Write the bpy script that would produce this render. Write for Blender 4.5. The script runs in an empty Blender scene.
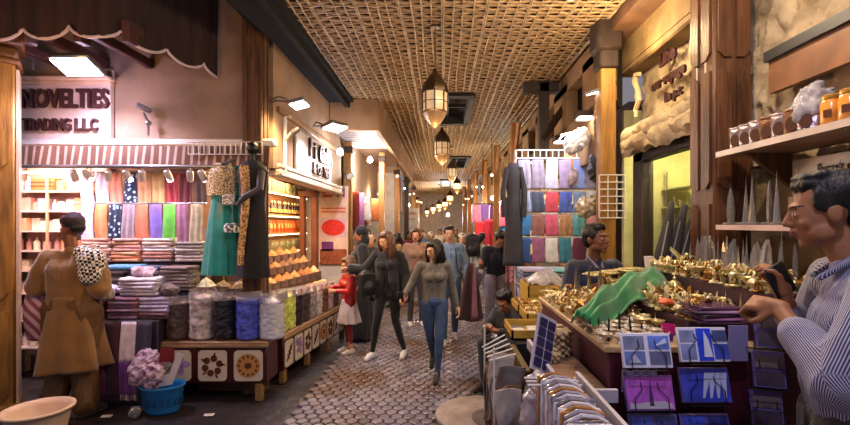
import bpy, bmesh, math, random
from mathutils import Vector, Matrix, noise, Quaternion
random.seed(7)
R = math.radians
PI = math.pi
scene = bpy.context.scene
COL = scene.collection
F = 450.0; VX = 442.0; VY = 224.0; H = 1.72
def at(px, py, d):
    "world point seen at a photo pixel at a given distance down the street"
    return Vector(((px-VX)/F*d, d, H+(VY-py)/F*d))
def hx(s):
    s = s.lstrip('#'); v = [int(s[i:i+2], 16)/255 for i in (0, 2, 4)]
    return tuple((c/12.92 if c <= .04045 else ((c+.055)/1.055)**2.4) for c in v)

# ------------------------------------------------------------- materials
MATS = {}
def M(name, col='#888888', rough=.6, metal=0.0, var=.18, scale=6.0, bump=0.0, bscale=30.0, emis=0.0, trans=0.0,
      stretch=(1, 1, 1), coat=0.0, sheen=0.0, alpha=1.0, col2=None, detail=4.0, ecol=None, ior=1.45):
    if name in MATS: return MATS[name]
    m = bpy.data.materials.new(name); m.use_nodes = True
    nt = m.node_tree; b = nt.nodes['Principled BSDF']
    c = hx(col) if isinstance(col, str) else col
    c2 = (hx(col2) if isinstance(col2, str) else col2) if col2 else None
    tc = nt.nodes.new('ShaderNodeTexCoord'); mp = nt.nodes.new('ShaderNodeMapping')
    nt.links.new(tc.outputs['Object'], mp.inputs['Vector']); mp.inputs['Scale'].default_value = stretch
    n = nt.nodes.new('ShaderNodeTexNoise'); n.inputs['Scale'].default_value = scale; n.inputs['Detail'].default_value = detail
    nt.links.new(mp.outputs[0], n.inputs['Vector'])
    rp = nt.nodes.new('ShaderNodeValToRGB'); rp.color_ramp.elements[0].position = .3; rp.color_ramp.elements[1].position = .7
    lo = tuple(max(0, x*(1-var)) for x in c); hi = tuple(min(1, x*(1+var)) for x in (c2 or c))
    rp.color_ramp.elements[0].color = (*lo, 1); rp.color_ramp.elements[1].color = (*hi, 1)
    nt.links.new(n.outputs[0], rp.inputs[0]); nt.links.new(rp.outputs[0], b.inputs['Base Color'])
    b.inputs['Roughness'].default_value = rough; b.inputs['Metallic'].default_value = metal
    b.inputs['Transmission Weight'].default_value = trans; b.inputs['Coat Weight'].default_value = coat
    b.inputs['Sheen Weight'].default_value = sheen; b.inputs['Alpha'].default_value = alpha; b.inputs['IOR'].default_value = ior
    if emis:
        b.inputs['Emission Color'].default_value = (*(hx(ecol) if ecol else c), 1); b.inputs['Emission Strength'].default_value = emis
    if bump:
        n2 = nt.nodes.new('ShaderNodeTexNoise'); n2.inputs['Scale'].default_value = bscale; n2.inputs['Detail'].default_value = 5
        nt.links.new(mp.outputs[0], n2.inputs['Vector'])
        bp = nt.nodes.new('ShaderNodeBump'); bp.inputs['Strength'].default_value = bump; bp.inputs['Distance'].default_value = .02
        nt.links.new(n2.outputs[0], bp.inputs['Height']); nt.links.new(bp.outputs[0], b.inputs['Normal'])
    MATS[name] = m
    return m
def pattern(name, kind, c1, c2, scale, rough=.7, axis='X', rot=(0, 0, 0), bump=0.0, thresh=.5, sheen=0, dist=0.0, coord='Object', soft=.04):
    "two-colour surface pattern: wave stripes, checker, voronoi spots, bricks"
    if name in MATS: return MATS[name]
    m = bpy.data.materials.new(name); m.use_nodes = True
    nt = m.node_tree; b = nt.nodes['Principled BSDF']; b.inputs['Roughness'].default_value = rough; b.inputs['Sheen Weight'].default_value = sheen
    tc = nt.nodes.new('ShaderNodeTexCoord'); mp = nt.nodes.new('ShaderNodeMapping'); mp.inputs['Rotation'].default_value = rot
    nt.links.new(tc.outputs[coord], mp.inputs['Vector'])
    rp = nt.nodes.new('ShaderNodeValToRGB')
    rp.color_ramp.elements[0].position = thresh-soft; rp.color_ramp.elements[1].position = thresh+soft
    rp.color_ramp.elements[0].color = (*hx(c1), 1); rp.color_ramp.elements[1].color = (*hx(c2), 1)
    if kind == 'wave':
        t = nt.nodes.new('ShaderNodeTexWave'); t.inputs['Scale'].default_value = scale; t.bands_direction = axis; t.inputs['Distortion'].default_value = dist; out = t.outputs['Fac']
    elif kind == 'checker':
        t = nt.nodes.new('ShaderNodeTexChecker'); t.inputs['Scale'].default_value = scale; out = t.outputs['Fac']
    elif kind == 'voronoi':
        t = nt.nodes.new('ShaderNodeTexVoronoi'); t.inputs['Scale'].default_value = scale; out = t.outputs['Distance']
    elif kind == 'noise':
        t = nt.nodes.new('ShaderNodeTexNoise'); t.inputs['Scale'].default_value = scale; t.inputs['Detail'].default_value = 6; out = t.outputs[0]
    nt.links.new(mp.outputs[0], t.inputs['Vector']); nt.links.new(out, rp.inputs[0]); nt.links.new(rp.outputs[0], b.inputs['Base Color'])
    if bump:
        bp = nt.nodes.new('ShaderNodeBump'); bp.inputs['Strength'].default_value = bump; bp.inputs['Distance'].default_value = .01
        nt.links.new(out, bp.inputs['Height']); nt.links.new(bp.outputs[0], b.inputs['Normal'])
    MATS[name] = m
    return m
def cloth(hexcol, kind='cloth'):
    return M(kind+'_'+hexcol.strip('#'), hexcol, rough=.8, var=.22, scale=14, bump=.25, bscale=60, sheen=.3)

# ------------------------------------------------------------- mesh builder
class MB:
    def __init__(s): s.v = []; s.f = []; s.m = []
    def add(s, vs, fs, mi=0, T=None):
        o = len(s.v)
        s.v += [tuple(T @ Vector(v)) if T is not None else tuple(v) for v in vs]
        s.f += [tuple(i+o for i in f) for f in fs]; s.m += [mi]*len(fs); return s
    def box(s, c, d, T=None, mi=0, bev=0.0):
        x, y, z = c; a, b, h = d[0]/2, d[1]/2, d[2]/2
        if bev <= 0 or min(a, b, h) <= bev*1.05:
            vs = [(x+i*a, y+j*b, z+k*h) for i in (-1, 1) for j in (-1, 1) for k in (-1, 1)]
            fs = [(0, 1, 3, 2), (4, 6, 7, 5), (0, 4, 5, 1), (2, 3, 7, 6), (0, 2, 6, 4), (1, 5, 7, 3)]
            return s.add(vs, fs, mi, T)
        vs = []; idx = {}
        for i in (-1, 1):
            for j in (-1, 1):
                for k in (-1, 1):
                    for ax in range(3):
                        e = [a-bev, b-bev, h-bev]; e[ax] += bev
                        idx[(i, j, k, ax)] = len(vs); vs.append((x+i*e[0], y+j*e[1], z+k*e[2]))
        fs = []
        for ax in range(3):
            o = [t for t in range(3) if t != ax]
            for sg in (-1, 1):
                q = []
                for (p, r) in ((-1, -1), (1, -1), (1, 1), (-1, 1)):
                    k = [0, 0, 0]; k[ax] = sg; k[o[0]] = p; k[o[1]] = r; q.append(idx[(*k, ax)])
                fs.append(tuple(q))
        for ax in range(3):
            o = [t for t in range(3) if t != ax]
            for p in (-1, 1):
                for r in (-1, 1):
                    k1 = [0, 0, 0]; k1[o[0]] = p; k1[o[1]] = r; k2 = list(k1); k1[ax] = -1; k2[ax] = 1
                    fs.append((idx[(*k1, o[0])], idx[(*k2, o[0])], idx[(*k2, o[1])], idx[(*k1, o[1])]))
        for i in (-1, 1):
            for j in (-1, 1):
                for k in (-1, 1): fs.append(tuple(idx[(i, j, k, ax)] for ax in range(3)))
        return s.add(vs, fs, mi, T)
    def lathe(s, prof, n=16, c=(0, 0, 0), T=None, mi=0, cap=True, sq=1.0, fold=None):
        vs = []; fs = []; m = len(prof)
        for j, (r, z) in enumerate(prof):
            for i in range(n):
                a = 2*PI*i/n; q = r*(fold(a, j/(m-1)) if fold else 1)
                vs.append((c[0]+q*math.cos(a), c[1]+q*math.sin(a)*sq, c[2]+z))
        for j in range(m-1):
            for i in range(n): fs.append((j*n+i, j*n+(i+1) % n, (j+1)*n+(i+1) % n, (j+1)*n+i))
        if cap: fs.append(tuple(range(n))[::-1]); fs.append(tuple((m-1)*n+i for i in range(n)))
        return s.add(vs, fs, mi, T)
    def cyl(s, p, q, r, r2=None, n=10, mi=0):
        return s.tube([p, q], [r, r if r2 is None else r2], n, mi)
    def tube(s, pts, r, n=8, mi=0, flat=1.0):
        pts = [Vector(p) for p in pts]; k = len(pts); rs = r if isinstance(r, (list, tuple)) else [r]*k
        vs = []; up = None
        for i, p in enumerate(pts):
            t = (pts[min(i+1, k-1)]-pts[max(i-1, 0)]).normalized()
            if up is None: up = Vector((0, 0, 1)) if abs(t.z) < .9 else Vector((1, 0, 0))
            a = t.cross(up)
            a = a.normalized() if a.length > 1e-6 else Vector((1, 0, 0)); b = a.cross(t).normalized(); up = b
            for j in range(n):
                w = 2*PI*j/n; vs.append(p+a*math.cos(w)*rs[i]+b*math.sin(w)*rs[i]*flat)
        fs = [(i*n+j, i*n+(j+1) % n, (i+1)*n+(j+1) % n, (i+1)*n+j) for i in range(k-1) for j in range(n)]
        fs += [tuple(range(n))[::-1], tuple((k-1)*n+j for j in range(n))]
        return s.add(vs, fs, mi)
    def ell(s, c, r, T=None, n=14, mi=0, rot=None):
        vs = []; fs = []; m = max(6, n//2+2); r = (r, r, r) if not isinstance(r, (tuple, list)) else r
        q = Matrix.Identity(3) if rot is None else rot.to_3x3()
        vs.append(Vector((0, 0, -r[2])))
        for j in range(1, m):
            t = PI*j/m
            for i in range(n):
                a = 2*PI*i/n; vs.append(Vector((r[0]*math.sin(t)*math.cos(a), r[1]*math.sin(t)*math.sin(a), -r[2]*math.cos(t))))
        vs.append(Vector((0, 0, r[2]))); e = len(vs)-1
        for i in range(n): fs.append((0, 1+(i+1) % n, 1+i)); fs.append((e, e-n+i, e-n+(i+1) % n))
        for j in range(m-2):
            for i in range(n): fs.append((1+j*n+i, 1+j*n+(i+1) % n, 1+(j+1)*n+(i+1) % n, 1+(j+1)*n+i))
        return s.add([q @ v+Vector(c) for v in vs], fs, mi, T)
    def rc(s, p, r1, q, r2, n=12, mi=0):
        "tapered capsule"
        p = Vector(p); q = Vector(q); d = q-p; L = d.length
        if L < 1e-5: return s.ell(p, r1, n=n)
        rot = Vector((0, 0, 1)).rotation_difference(d).to_matrix(); prof = []
        for k in range(4): a = -PI/2+PI/2*(k+.3)/4; prof.append((r1*math.cos(a), r1*math.sin(a)))
        prof += [(r1, 0), (r2, L)]
        for k in range(4): a = PI/2*(k+.7)/4; prof.append((r2*math.cos(a), L+r2*math.sin(a)))
        return s.lathe(prof, n, T=Matrix.Translation(p) @ rot.to_4x4(), mi=mi)
    def chain(s, pts, rs, n=12):
        for i in range(len(pts)-1): s.rc(pts[i], rs[i], pts[i+1], rs[i+1], n)
        return s
    def prism(s, poly, t, T=None, mi=0):
        "polygon in XZ extruded along Y by t"
        n = len(poly)
        vs = [(x, -t/2, z) for x, z in poly]+[(x, t/2, z) for x, z in poly]
        fs = [tuple(range(n)), tuple(range(n, 2*n))[::-1]]+[(i, i+n, (i+1) % n+n, (i+1) % n) for i in range(n)]
        return s.add(vs, fs, mi, T)
    def sheet(s, fn, nu, nv, th=.006, mi=0):
        "thick cloth sheet from fn(u,v)->Vector"
        g = [[Vector(fn(u/nu, v/nv)) for u in range(nu+1)] for v in range(nv+1)]
        vs = []; W = nu+1
        for v in range(nv+1):
            for u in range(nu+1):
                a = g[v][min(u+1, nu)]-g[v][max(u-1, 0)]; b = g[min(v+1, nv)][u]-g[max(v-1, 0)][u]; nn = a.cross(b)
                nn = nn.normalized() if nn.length > 1e-9 else Vector((0, 0, 1)); vs.append((g[v][u]+nn*th/2, g[v][u]-nn*th/2))
        allv = [a for a, b in vs]+[b for a, b in vs]; N = len(vs); fs = []
        for v in range(nv):
            for u in range(nu):
                i = v*W+u; fs.append((i, i+1, i+1+W, i+W)); fs.append((N+i, N+i+W, N+i+1+W, N+i+1))
        for u in range(nu): fs.append((u, N+u, N+u+1, u+1)); i = nv*W+u; fs.append((i, i+1, N+i+1, N+i))
        for v in range(nv): i = v*W; fs.append((i, i+W, N+i+W, N+i)); i = v*W+nu; fs.append((i, N+i, N+i+W, i+W))
        return s.add(allv, fs, mi)
    def mesh(s, name, mats, smooth=False, fixn=True):
        me = bpy.data.meshes.new(name); me.from_pydata(s.v, [], s.f)
        for m in (mats if isinstance(mats, (list, tuple)) else [mats]): me.materials.append(m)
        if any(s.m): me.polygons.foreach_set('material_index', s.m)
        if fixn:
            bm = bmesh.new(); bm.from_mesh(me); bmesh.ops.recalc_face_normals(bm, faces=bm.faces); bm.to_mesh(me); bm.free()
        if smooth:
            me.polygons.foreach_set('use_smooth', [True]*len(me.polygons))
            if smooth == 'auto': me.set_sharp_from_angle(angle=R(38))
        me.update(); return me
def link(name, me, parent=None, loc=(0, 0, 0), rz=0.0, rot=None, sc=None):
    o = bpy.data.objects.new(name, me); COL.objects.link(o); o.location = loc
    o.rotation_euler = rot if rot else (0, 0, rz)
    if sc: o.scale = (sc,)*3 if not isinstance(sc, (tuple, list)) else sc
    if parent: o.parent = parent
    return o
def ob(name, mb, mat, parent=None, loc=(0, 0, 0), rz=0.0, smooth='auto', rot=None, sc=None):
    return link(name, mb.mesh(name, mat, smooth), parent, loc, rz, rot, sc)
def tag(o, label=None, cat=None, group=None, kind=None):
    if label: o['label'] = label
    if cat: o['category'] = cat
    if group: o['group'] = group
    if kind: o['kind'] = kind
    return o
def thing(name, label, cat, loc=(0, 0, 0), rz=0.0, group=None, rot=None):
    o = bpy.data.objects.new(name, None); COL.objects.link(o); o.location = loc; o.rotation_euler = rot if rot else (0, 0, rz)
    o.empty_display_size = .05
    return tag(o, label, cat, group)
def struct(name, mb, mat, **k):
    return tag(ob(name, mb, mat, **k), kind='structure')
KIDS = {}
def dup(root, loc, rz=None, label=None, group=None, mat=None, sc=None, rot=None):
    c = root.copy(); COL.objects.link(c); c.location = loc
    if rz is not None: c.rotation_euler = (0, 0, rz)
    if rot is not None: c.rotation_euler = rot
    if label: c['label'] = label
    if group: c['group'] = group
    if sc: c.scale = (sc,)*3 if not isinstance(sc, (tuple, list)) else sc
    if mat and c.type == 'MESH': c.data = c.data.copy(); c.data.materials[0] = mat
    def rec(a, b):
        for ch in list(a.children):
            k = ch.copy(); COL.objects.link(k); k.parent = b; rec(ch, k)
    rec(root, c); return c
def text(name, s, size, mat, parent, loc, rot=(PI/2, 0, 0), depth=.012, align='CENTER', sx=1.0, bold=0.0):
    cu = bpy.data.curves.new(name, 'FONT'); cu.body = s; cu.size = size; cu.extrude = depth; cu.align_x = align; cu.align_y = 'CENTER'; cu.offset = bold
    cu.resolution_u = 3
    t = bpy.data.objects.new(name, cu); COL.objects.link(t); dg = bpy.context.evaluated_depsgraph_get(); dg.update()
    me = bpy.data.meshes.new_from_object(t.evaluated_get(dg)); COL.objects.unlink(t); bpy.data.objects.remove(t)
    me.materials.clear(); me.materials.append(mat)
    o = link(name, me, parent, loc, rot=rot); o.scale = (sx, 1, 1); return o
def fuse(mb, voxel=.01, smooth=4, wr=0.0, wfreq=(9, 9, 4), mats=None, paint=None, name='m', seed=0):
    "melt overlapping volumes into one continuous surface"
    me = mb.mesh('tmp', mats[0] if mats else None)
    o = bpy.data.objects.new('tmp', me); COL.objects.link(o)
    r = o.modifiers.new('r', 'REMESH'); r.mode = 'VOXEL'; r.voxel_size = voxel; r.use_smooth_shade = True
    if smooth:
        sm = o.modifiers.new('s', 'SMOOTH'); sm.factor = .5; sm.iterations = smooth
    dg = bpy.context.evaluated_depsgraph_get(); dg.update()
    out = bpy.data.meshes.new_from_object(o.evaluated_get(dg)); out.name = name
    COL.objects.unlink(o); bpy.data.objects.remove(o); bpy.data.meshes.remove(me)
    out.materials.clear()
    for m in mats: out.materials.append(m)
    if wr:
        co = []
        for v in out.vertices:
            p = v.co; q = Vector((p.x*wfreq[0]+seed, p.y*wfreq[1]+seed*2, p.z*wfreq[2]))
            a = noise.noise(q); a = 1-2*abs(a)**.7
            b = noise.noise(q*2.3)
            co.append(p+v.normal*wr*(a*.8+b*.4-.25))
        for v, c in zip(out.vertices, co): v.co = c
    if paint:
        for p in out.polygons: p.material_index = paint(p.center, p.normal)
    out.polygons.foreach_set('use_smooth', [True]*len(out.polygons)); out.update()
    return out
# wood, plaster and common surfaces
WOOD_Y = M('wood_yellow', '#8f6428', rough=.5, var=.45, scale=5, stretch=(4, 4, .6), bump=.3, bscale=14)
WOOD_B = M('wood_brown', '#5c3d24', rough=.55, var=.45, scale=6, stretch=(4, 4, .5), bump=.35, bscale=14)
WOOD_D = M('wood_dark', '#2c1c14', rough=.6, var=.4, scale=6, stretch=(4, 4, .6), bump=.3, bscale=14)
WOOD_H = M('wood_plank', '#7a5a44', rough=.55, var=.4, scale=5, stretch=(.6, 5, 5), bump=.3, bscale=14)
PLAST = M('plaster_tan', '#8f7560', rough=.9, var=.25, scale=2.2, bump=.5, bscale=7)
PLASTG = M('plaster_grey', '#a08c7c', rough=.9, var=.2, scale=3, bump=.8, bscale=9)
STONE = M('stone_rough', '#947c5a', rough=.85, var=.35, scale=4, bump=1.0, bscale=12, stretch=(1, 1, 1.8), detail=8)

WHITE = M('white_paint', '#d8d2cc', rough=.45, var=.06)
METAL = M('grey_metal', '#8c8a8a', rough=.3, metal=.8, var=.1)
BLACK = M('black_plastic', '#141214', rough=.4, var=.2)
GOLD = M('gold_metal', '#cfa557', rough=.34, metal=.6, var=.35, scale=40, col2='#f3dfae')
SILVER = M('silver_metal', '#b9b4ac', rough=.25, metal=.7, var=.2, scale=30)
GLASS = M('clear_glass', '#f2f4f4', rough=.05, trans=.92, var=0)
PLASTIC = M('clear_plastic', '#e9e4ea', rough=.12, trans=.75, var=.05, bump=.5, bscale=18)
LAMPW = M('lamp_glow', '#fff6ea', emis=14, var=0)
LAMPC = M('lamp_cool', '#f4f2ff', emis=16, var=0)
SKIN = M('skin_tan', '#986545', rough=.5, var=.1, scale=12)
SKIND = M('skin_dark', '#6e432b', rough=.45, var=.12, scale=12)
SKINL = M('skin_light', '#c99674', rough=.5, var=.1, scale=12)
HAIRK = M('hair_black', '#120d0d', rough=.42, var=.4, scale=30, stretch=(3, 3, .4), bump=.4, bscale=50)
HAIRB = M('hair_brown', '#5c3a22', rough=.42, var=.4, scale=30, stretch=(3, 3, .4), bump=.4, bscale=50)
EYEW = M('eye_white', '#d8cdc4', rough=.25, var=.02)
LIP = M('lip', '#8a4a3c', rough=.45, var=.05)
# ============================================================= camera, world
cam = bpy.data.cameras.new('camera'); co = bpy.data.objects.new('camera', cam); COL.objects.link(co)
co.location = (0, 0, H); co.rotation_euler = (PI/2, 0, 0)
cam.sensor_width = 36; cam.lens = F/850*36; cam.shift_x = -(VX-425)/850; cam.shift_y = (VY-212.5)/850; cam.clip_start = .05
scene.camera = co
scene.view_settings.view_transform = 'Standard'; scene.view_settings.look = 'None'; scene.view_settings.gamma = 1
scene.view_settings.exposure = 0.46
scene.cycles.use_denoising = True; scene.cycles.max_bounces = 6; scene.cycles.transparent_max_bounces = 8
scene.cycles.sample_clamp_indirect = 6
w = bpy.data.worlds.new('world'); scene.world = w; w.use_nodes = True
w.node_tree.nodes['Background'].inputs[0].default_value = (*hx('#b9b2c0'), 1); w.node_tree.nodes['Background'].inputs[1].default_value = .34
def lamp(kind, loc, power, col='#ffd9a8', size=.15, name='lamp_light', rot=None, spot=None):
    l = bpy.data.lights.new(name, kind); l.energy = power; l.color = hx(col)
    if kind == 'AREA': l.size = size
    else: l.shadow_soft_size = size
    if spot: l.spot_size = R(spot); l.spot_blend = .6
    o = bpy.data.objects.new(name, l); COL.objects.link(o); o.location = loc
    if rot: o.rotation_euler = rot
    return o
# ============================================================= floor
m = M('floor_base', '#332c2c', rough=.38, var=.5, scale=3.5, bump=.8, bscale=11)
f = MB(); f.box((0, 17, -.05), (12, 34, .08)); struct('floor', f, m)
pm = bpy.data.materials.new('paver'); pm.use_nodes = True; nt = pm.node_tree; b = nt.nodes['Principled BSDF']
at_ = nt.nodes.new('ShaderNodeAttribute'); at_.attribute_name = 'tone'
n1 = nt.nodes.new('ShaderNodeTexNoise'); n1.inputs['Scale'].default_value = .9; n1.inputs['Detail'].default_value = 6
tc = nt.nodes.new('ShaderNodeTexCoord'); nt.links.new(tc.outputs['Object'], n1.inputs['Vector'])
r1 = nt.nodes.new('ShaderNodeValToRGB'); e = r1.color_ramp.elements; e[0].position = .36; e[0].color = (*hx('#604a40'), 1); e[1].position = .55; e[1].color = (*hx('#76707c'), 1)
nt.links.new(n1.outputs[0], r1.inputs[0])
mx = nt.nodes.new('ShaderNodeMix'); mx.data_type = 'RGBA'; mx.blend_type = 'MULTIPLY'; mx.inputs[0].default_value = 1
nt.links.new(r1.outputs[0], mx.inputs[6]); nt.links.new(at_.outputs['Color'], mx.inputs[7]); nt.links.new(mx.outputs[2], b.inputs['Base Color'])
n3 = nt.nodes.new('ShaderNodeTexNoise'); n3.inputs['Scale'].default_value = 2.2; nt.links.new(tc.outputs['Object'], n3.inputs['Vector'])
mr = nt.nodes.new('ShaderNodeMapRange'); mr.inputs[1].default_value = .35; mr.inputs[2].default_value = .65; mr.inputs[3].default_value = .16; mr.inputs[4].default_value = .5
nt.links.new(n3.outputs[0], mr.inputs[0]); nt.links.new(mr.outputs[0], b.inputs['Roughness'])
n2 = nt.nodes.new('ShaderNodeTexNoise'); n2.inputs['Scale'].default_value = 60; nt.links.new(tc.outputs['Object'], n2.inputs['Vector'])
bp = nt.nodes.new('ShaderNodeBump'); bp.inputs['Strength'].default_value = .35; bp.inputs['Distance'].default_value = .01
nt.links.new(n2.outputs[0], bp.inputs['Height']); nt.links.new(bp.outputs[0], b.inputs['Normal'])
f = MB(); tones = []; r = .058; row = 0; y = 2.6
while y < 24:
    x = -1.32+(row % 2)*r*.93
    while x < 1.15:
        if math.hypot(x-.36, y-4.06) > .44:
            k = .72+random.random()*.5; z = random.uniform(-.002, .002); tlt = random.uniform(-.002, .002)
            vs = []; n = 6
            for q, (rr, zz) in enumerate(((r*1.02, -.012), (r*.98, .006), (r*.78, .012))):
                for i in range(n):
                    a = PI/6+i*PI/3; vs.append((x+rr*.93*math.cos(a), y+rr*.95*math.sin(a), zz+z+tlt*math.cos(a)))
            fs = [(q*6+i, q*6+(i+1) % 6, q*6+6+(i+1) % 6, q*6+6+i) for q in range(2) for i in range(6)]+[tuple(range(12, 18))]
            f.add(vs, fs); tones += [k]*len(fs)
        x += r*1.86
    y += r*1.62; row += 1
o = struct('floor_paving', f, pm, smooth=False)
ca = o.data.color_attributes.new('tone', 'FLOAT_COLOR', 'CORNER')
vals = []
for p, k in zip(o.data.polygons, tones): vals += [k, k*.97, k*.95, 1]*len(p.vertices)
ca.data.foreach_set('color', vals)
# round stone cover
CONC = M('concrete_pale', '#8d7f74', rough=.6, var=.3, scale=6, bump=.5, bscale=20)
t = thing('drain_cover', 'round pale stone drain cover set in the paved street', 'drain cover', (.36, 4.06, 0))
g = MB(); g.lathe([(.42, -.01), (.42, .014), (.40, .02), (0.001, .022)], 40, cap=False); ob('surround', g, CONC, t)
g = MB(); g.lathe([(.2, .018), (.2, .03), (.18, .034), (.001, .034)], 32, c=(.1, -.12, 0), cap=False)
for i in range(4):
    for j in range(4): g.box((.1-.09+i*.06, -.12-.09+j*.06, .036), (.035, .035, .008), bev=.003)
ob('lid', g, M('concrete_dark', '#5f5552', rough=.6, var=.3, bump=.4), t)
# ============================================================= ceiling of woven reed
REED = M('woven_reed', '#715538', rough=.55, var=.65, scale=9, stretch=(1.2, 14, 2), bump=.3, bscale=30, col2='#9c7c54')
BAT = M('reed_batten', '#aa9470', rough=.55, var=.4, scale=5)
CZ = 3.72; X0, X1 = -1.62, 1.66
f = MB(); y = 3.0; j = 0
hat = [(-.15, .46, 6.9, 8.8), (.26, .8, 13.2, 15.6), (-.05, .42, 20, 24)]
while y < 21:
    x = X0; pts = []; i = 0; zj = random.uniform(-.004, .004); wv = random.uniform(.0285, .033)
    while x <= X1+.01:
        sg = 1 if (i//2+j) % 2 else -1
        pts.append((x, y+random.uniform(-.004, .004), CZ+zj+(.006*sg if i % 2 == 0 else 0))); x += .05; i += 1
    runs = [[]]
    for p in pts:
        if any(a < p[0] < b and c < p[1] < d for a, b, c, d in hat): runs.append([])
        else: runs[-1].append(p)
    for run in runs:
        if len(run) < 2: continue
        vs = []; k = len(run)
        for p in run: vs += [(p[0], p[1]-wv, p[2]), (p[0], p[1], p[2]-.009), (p[0], p[1]+wv, p[2]), (p[0], p[1], p[2]+.009)]
        fs = [(a*4+c, a*4+(c+1) % 4, a*4+4+(c+1) % 4, a*4+4+c) for a in range(k-1) for c in range(4)]
        f.add(vs, fs)
    y += .070; j += 1
struct('ceiling', f, REED, smooth=True)
f = MB(); x = X0+.025; i = 0
while x < X1:
    for dx in ((-.009, .009) if i % 4 == 0 else (0,)):
        px = [x+dx+.008*math.sin(i*1.7+k*.6) for k in range(24)]
        pts = []
        for k in range(150):
            yy = 3+k*.122; pts.append((x+dx+.01*math.sin(i*1.7+yy*1.1)+.006*math.sin(yy*3+i), yy, CZ-.010+(.007 if k % 2 else -.005)))
        run = []
        for p in pts+[None]:
            if p is None or any(a < p[0] < b and c < p[1] < d for a, b, c, d in hat):
                if len(run) > 1: f.tube(run, .0075, 4)
                run = []
            else: run.append(p)
    x += .1; i += 1
struct('ceiling_battens', f, BAT, smooth=True)
f = MB(); f.box((0, 12, CZ+.2), (3.6, 19, .05)); struct('ceiling_deck', f, M('deck_dark', '#20150e', rough=.9, var=.4))
f = MB(); f.box((0, 27.5, CZ+.02), (3.6, 13, .06)); struct('ceiling_far', f, REED)
for a, b, c, d in hat:
    f = MB(); z = CZ+.02; tt = .09
    f.box((a, (c+d)/2, z), (tt, d-c, .16)); f.box((b, (c+d)/2, z), (tt, d-c, .16)); f.box(((a+b)/2, c, z), (b-a+tt, tt*1.6, .16)); f.box(((a+b)/2, d, z), (b-a+tt, tt*2, .16))
    f.box(((a+b)/2, (c+d)/2, z+.04), (b-a, .04, .05)); f.box(((a+b)/2-.05, (c+d)/2, z+.05), (.03, d-c, .03))
    struct('ceiling_hatch_frame', f, M('hatch_dark', '#120d0b', rough=.7))
# dark soffit between the weave and the left wall
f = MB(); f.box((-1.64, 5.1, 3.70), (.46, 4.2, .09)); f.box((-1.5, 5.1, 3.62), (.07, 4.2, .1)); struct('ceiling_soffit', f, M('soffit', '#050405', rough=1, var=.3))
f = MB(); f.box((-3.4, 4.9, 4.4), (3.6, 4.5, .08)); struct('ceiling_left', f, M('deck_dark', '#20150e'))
# ============================================================= left front facade (faces the street corner)
f = MB()
for a, b, c, d in ((-4.9, -1.8, 2.5, 4.4),):
    f.box(((a+b)/2-.105, 4.74, (c+d)/2), (b-a-.21, .2, d-c))
struct('wall_left_front', f, PLAST)
f = MB(); f.box((-4.95, 5.6, 2.0), (.14, 2.2, 5)); struct('wall_left_end', f, PLASTG)
f = MB(); f.box((-3.7, 5.4, 1.3), (2.3, .12, 2.6)); f.box((-2.7, 6.7, 1.2), (.1, 2.7, 2.6)); struct('wall_left_shop', f, M('shop_back', '#8d6f63', rough=.8))
# side wall going down the street
f = MB(); f.box((-1.9, 6.45, 3.04), (.2, 3.3, 1.44)); struct('wall_left', f, M('plaster_warm', '#94765a', rough=.85, var=.25, scale=2, bump=.4, bscale=8))
f = MB(); f.box((-1.83, 6.5, 2.28), (.16, 3.2, .09), bev=.02); f.box((-1.8, 6.5, 2.35), (.1, 3.2, .06), bev=.02); struct('trim_1', f, M('trim_cream', '#b7a894', rough=.5))
f = MB(); f.box((-1.79, 6.5, 2.97), (.05, 3.2, .07), bev=.01); struct('trim_2', f, M('trim_ochre', '#9c744c', rough=.5))
f = MB(); f.box((-3.25, 4.6, 2.545), (3.1, .12, .07), bev=.015); struct('trim_3', f, WHITE)
# corner and street posts
def post(name, label, x, y, w, d, z0, z1, mat, cap=None):
    t = thing(name, label, 'post', (x, y, 0))
    g = MB(); g.box((0, 0, (z0+z1)/2), (w, d, z1-z0), bev=.012)
    for s in (-1, 1):
        g.box((s*w*.28, -d/2-.004, (z0+z1)/2), (w*.08, .012, (z1-z0)*.96)); g.box((w/2+.004, s*d*.25, (z0+z1)/2), (.012, d*.1, (z1-z0)*.96)); g.box((-w/2-.004, s*d*.25, (z0+z1)/2), (.012, d*.1, (z1-z0)*.96))
    ob('shaft', g, mat, t)
    if cap:
        g = MB()
        for zz, k, h in cap: g.box((0, 0, zz), (w*k, d*k, h), bev=.012)
        ob('capital', g, WOOD_D if mat is WOOD_Y else mat, t)
    return t
post('wooden_post', 'brown wooden corner post between the scarf shop and the spice shop', -1.91, 4.62, .2, .2, 0, 3.9, WOOD_B, None)
# big yellow pillar at the left edge of the street scene
t = thing('carved_pillar', 'yellow-brown carved wooden pillar with a stepped capital at the basin', 'pillar', (-4.07, 4.0, 0), R(40))
g = MB(); g.box((0, 0, 1.6), (.42, .34, 3.2), bev=.015)
def panels(g, w, y, zs, T=None):
    for z0, z1 in zs:
        for s in (-1, 1):
            x = s*w*.24; ww = w*.34; c = ww*.45
            poly = [(x-ww/2, z0+c), (x-ww/2+c, z0), (x+ww/2, z0), (x+ww/2, z1-c), (x+ww/2-c, z1), (x-ww/2, z1)]
            if s > 0: poly = [(2*x-a, b) for a, b in poly][::-1]
            gg = MB(); gg.prism(poly, .03); g.add(gg.v, gg.f, 0, (T or Matrix.Identity(4)) @ Matrix.Translation((0, y, 0)))
panels(g, .42, -.175, [(.15, .95), (1.05, 2.1), (2.2, 3.1)])
ob('shaft', g, WOOD_Y, t)
g = MB()
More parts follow.
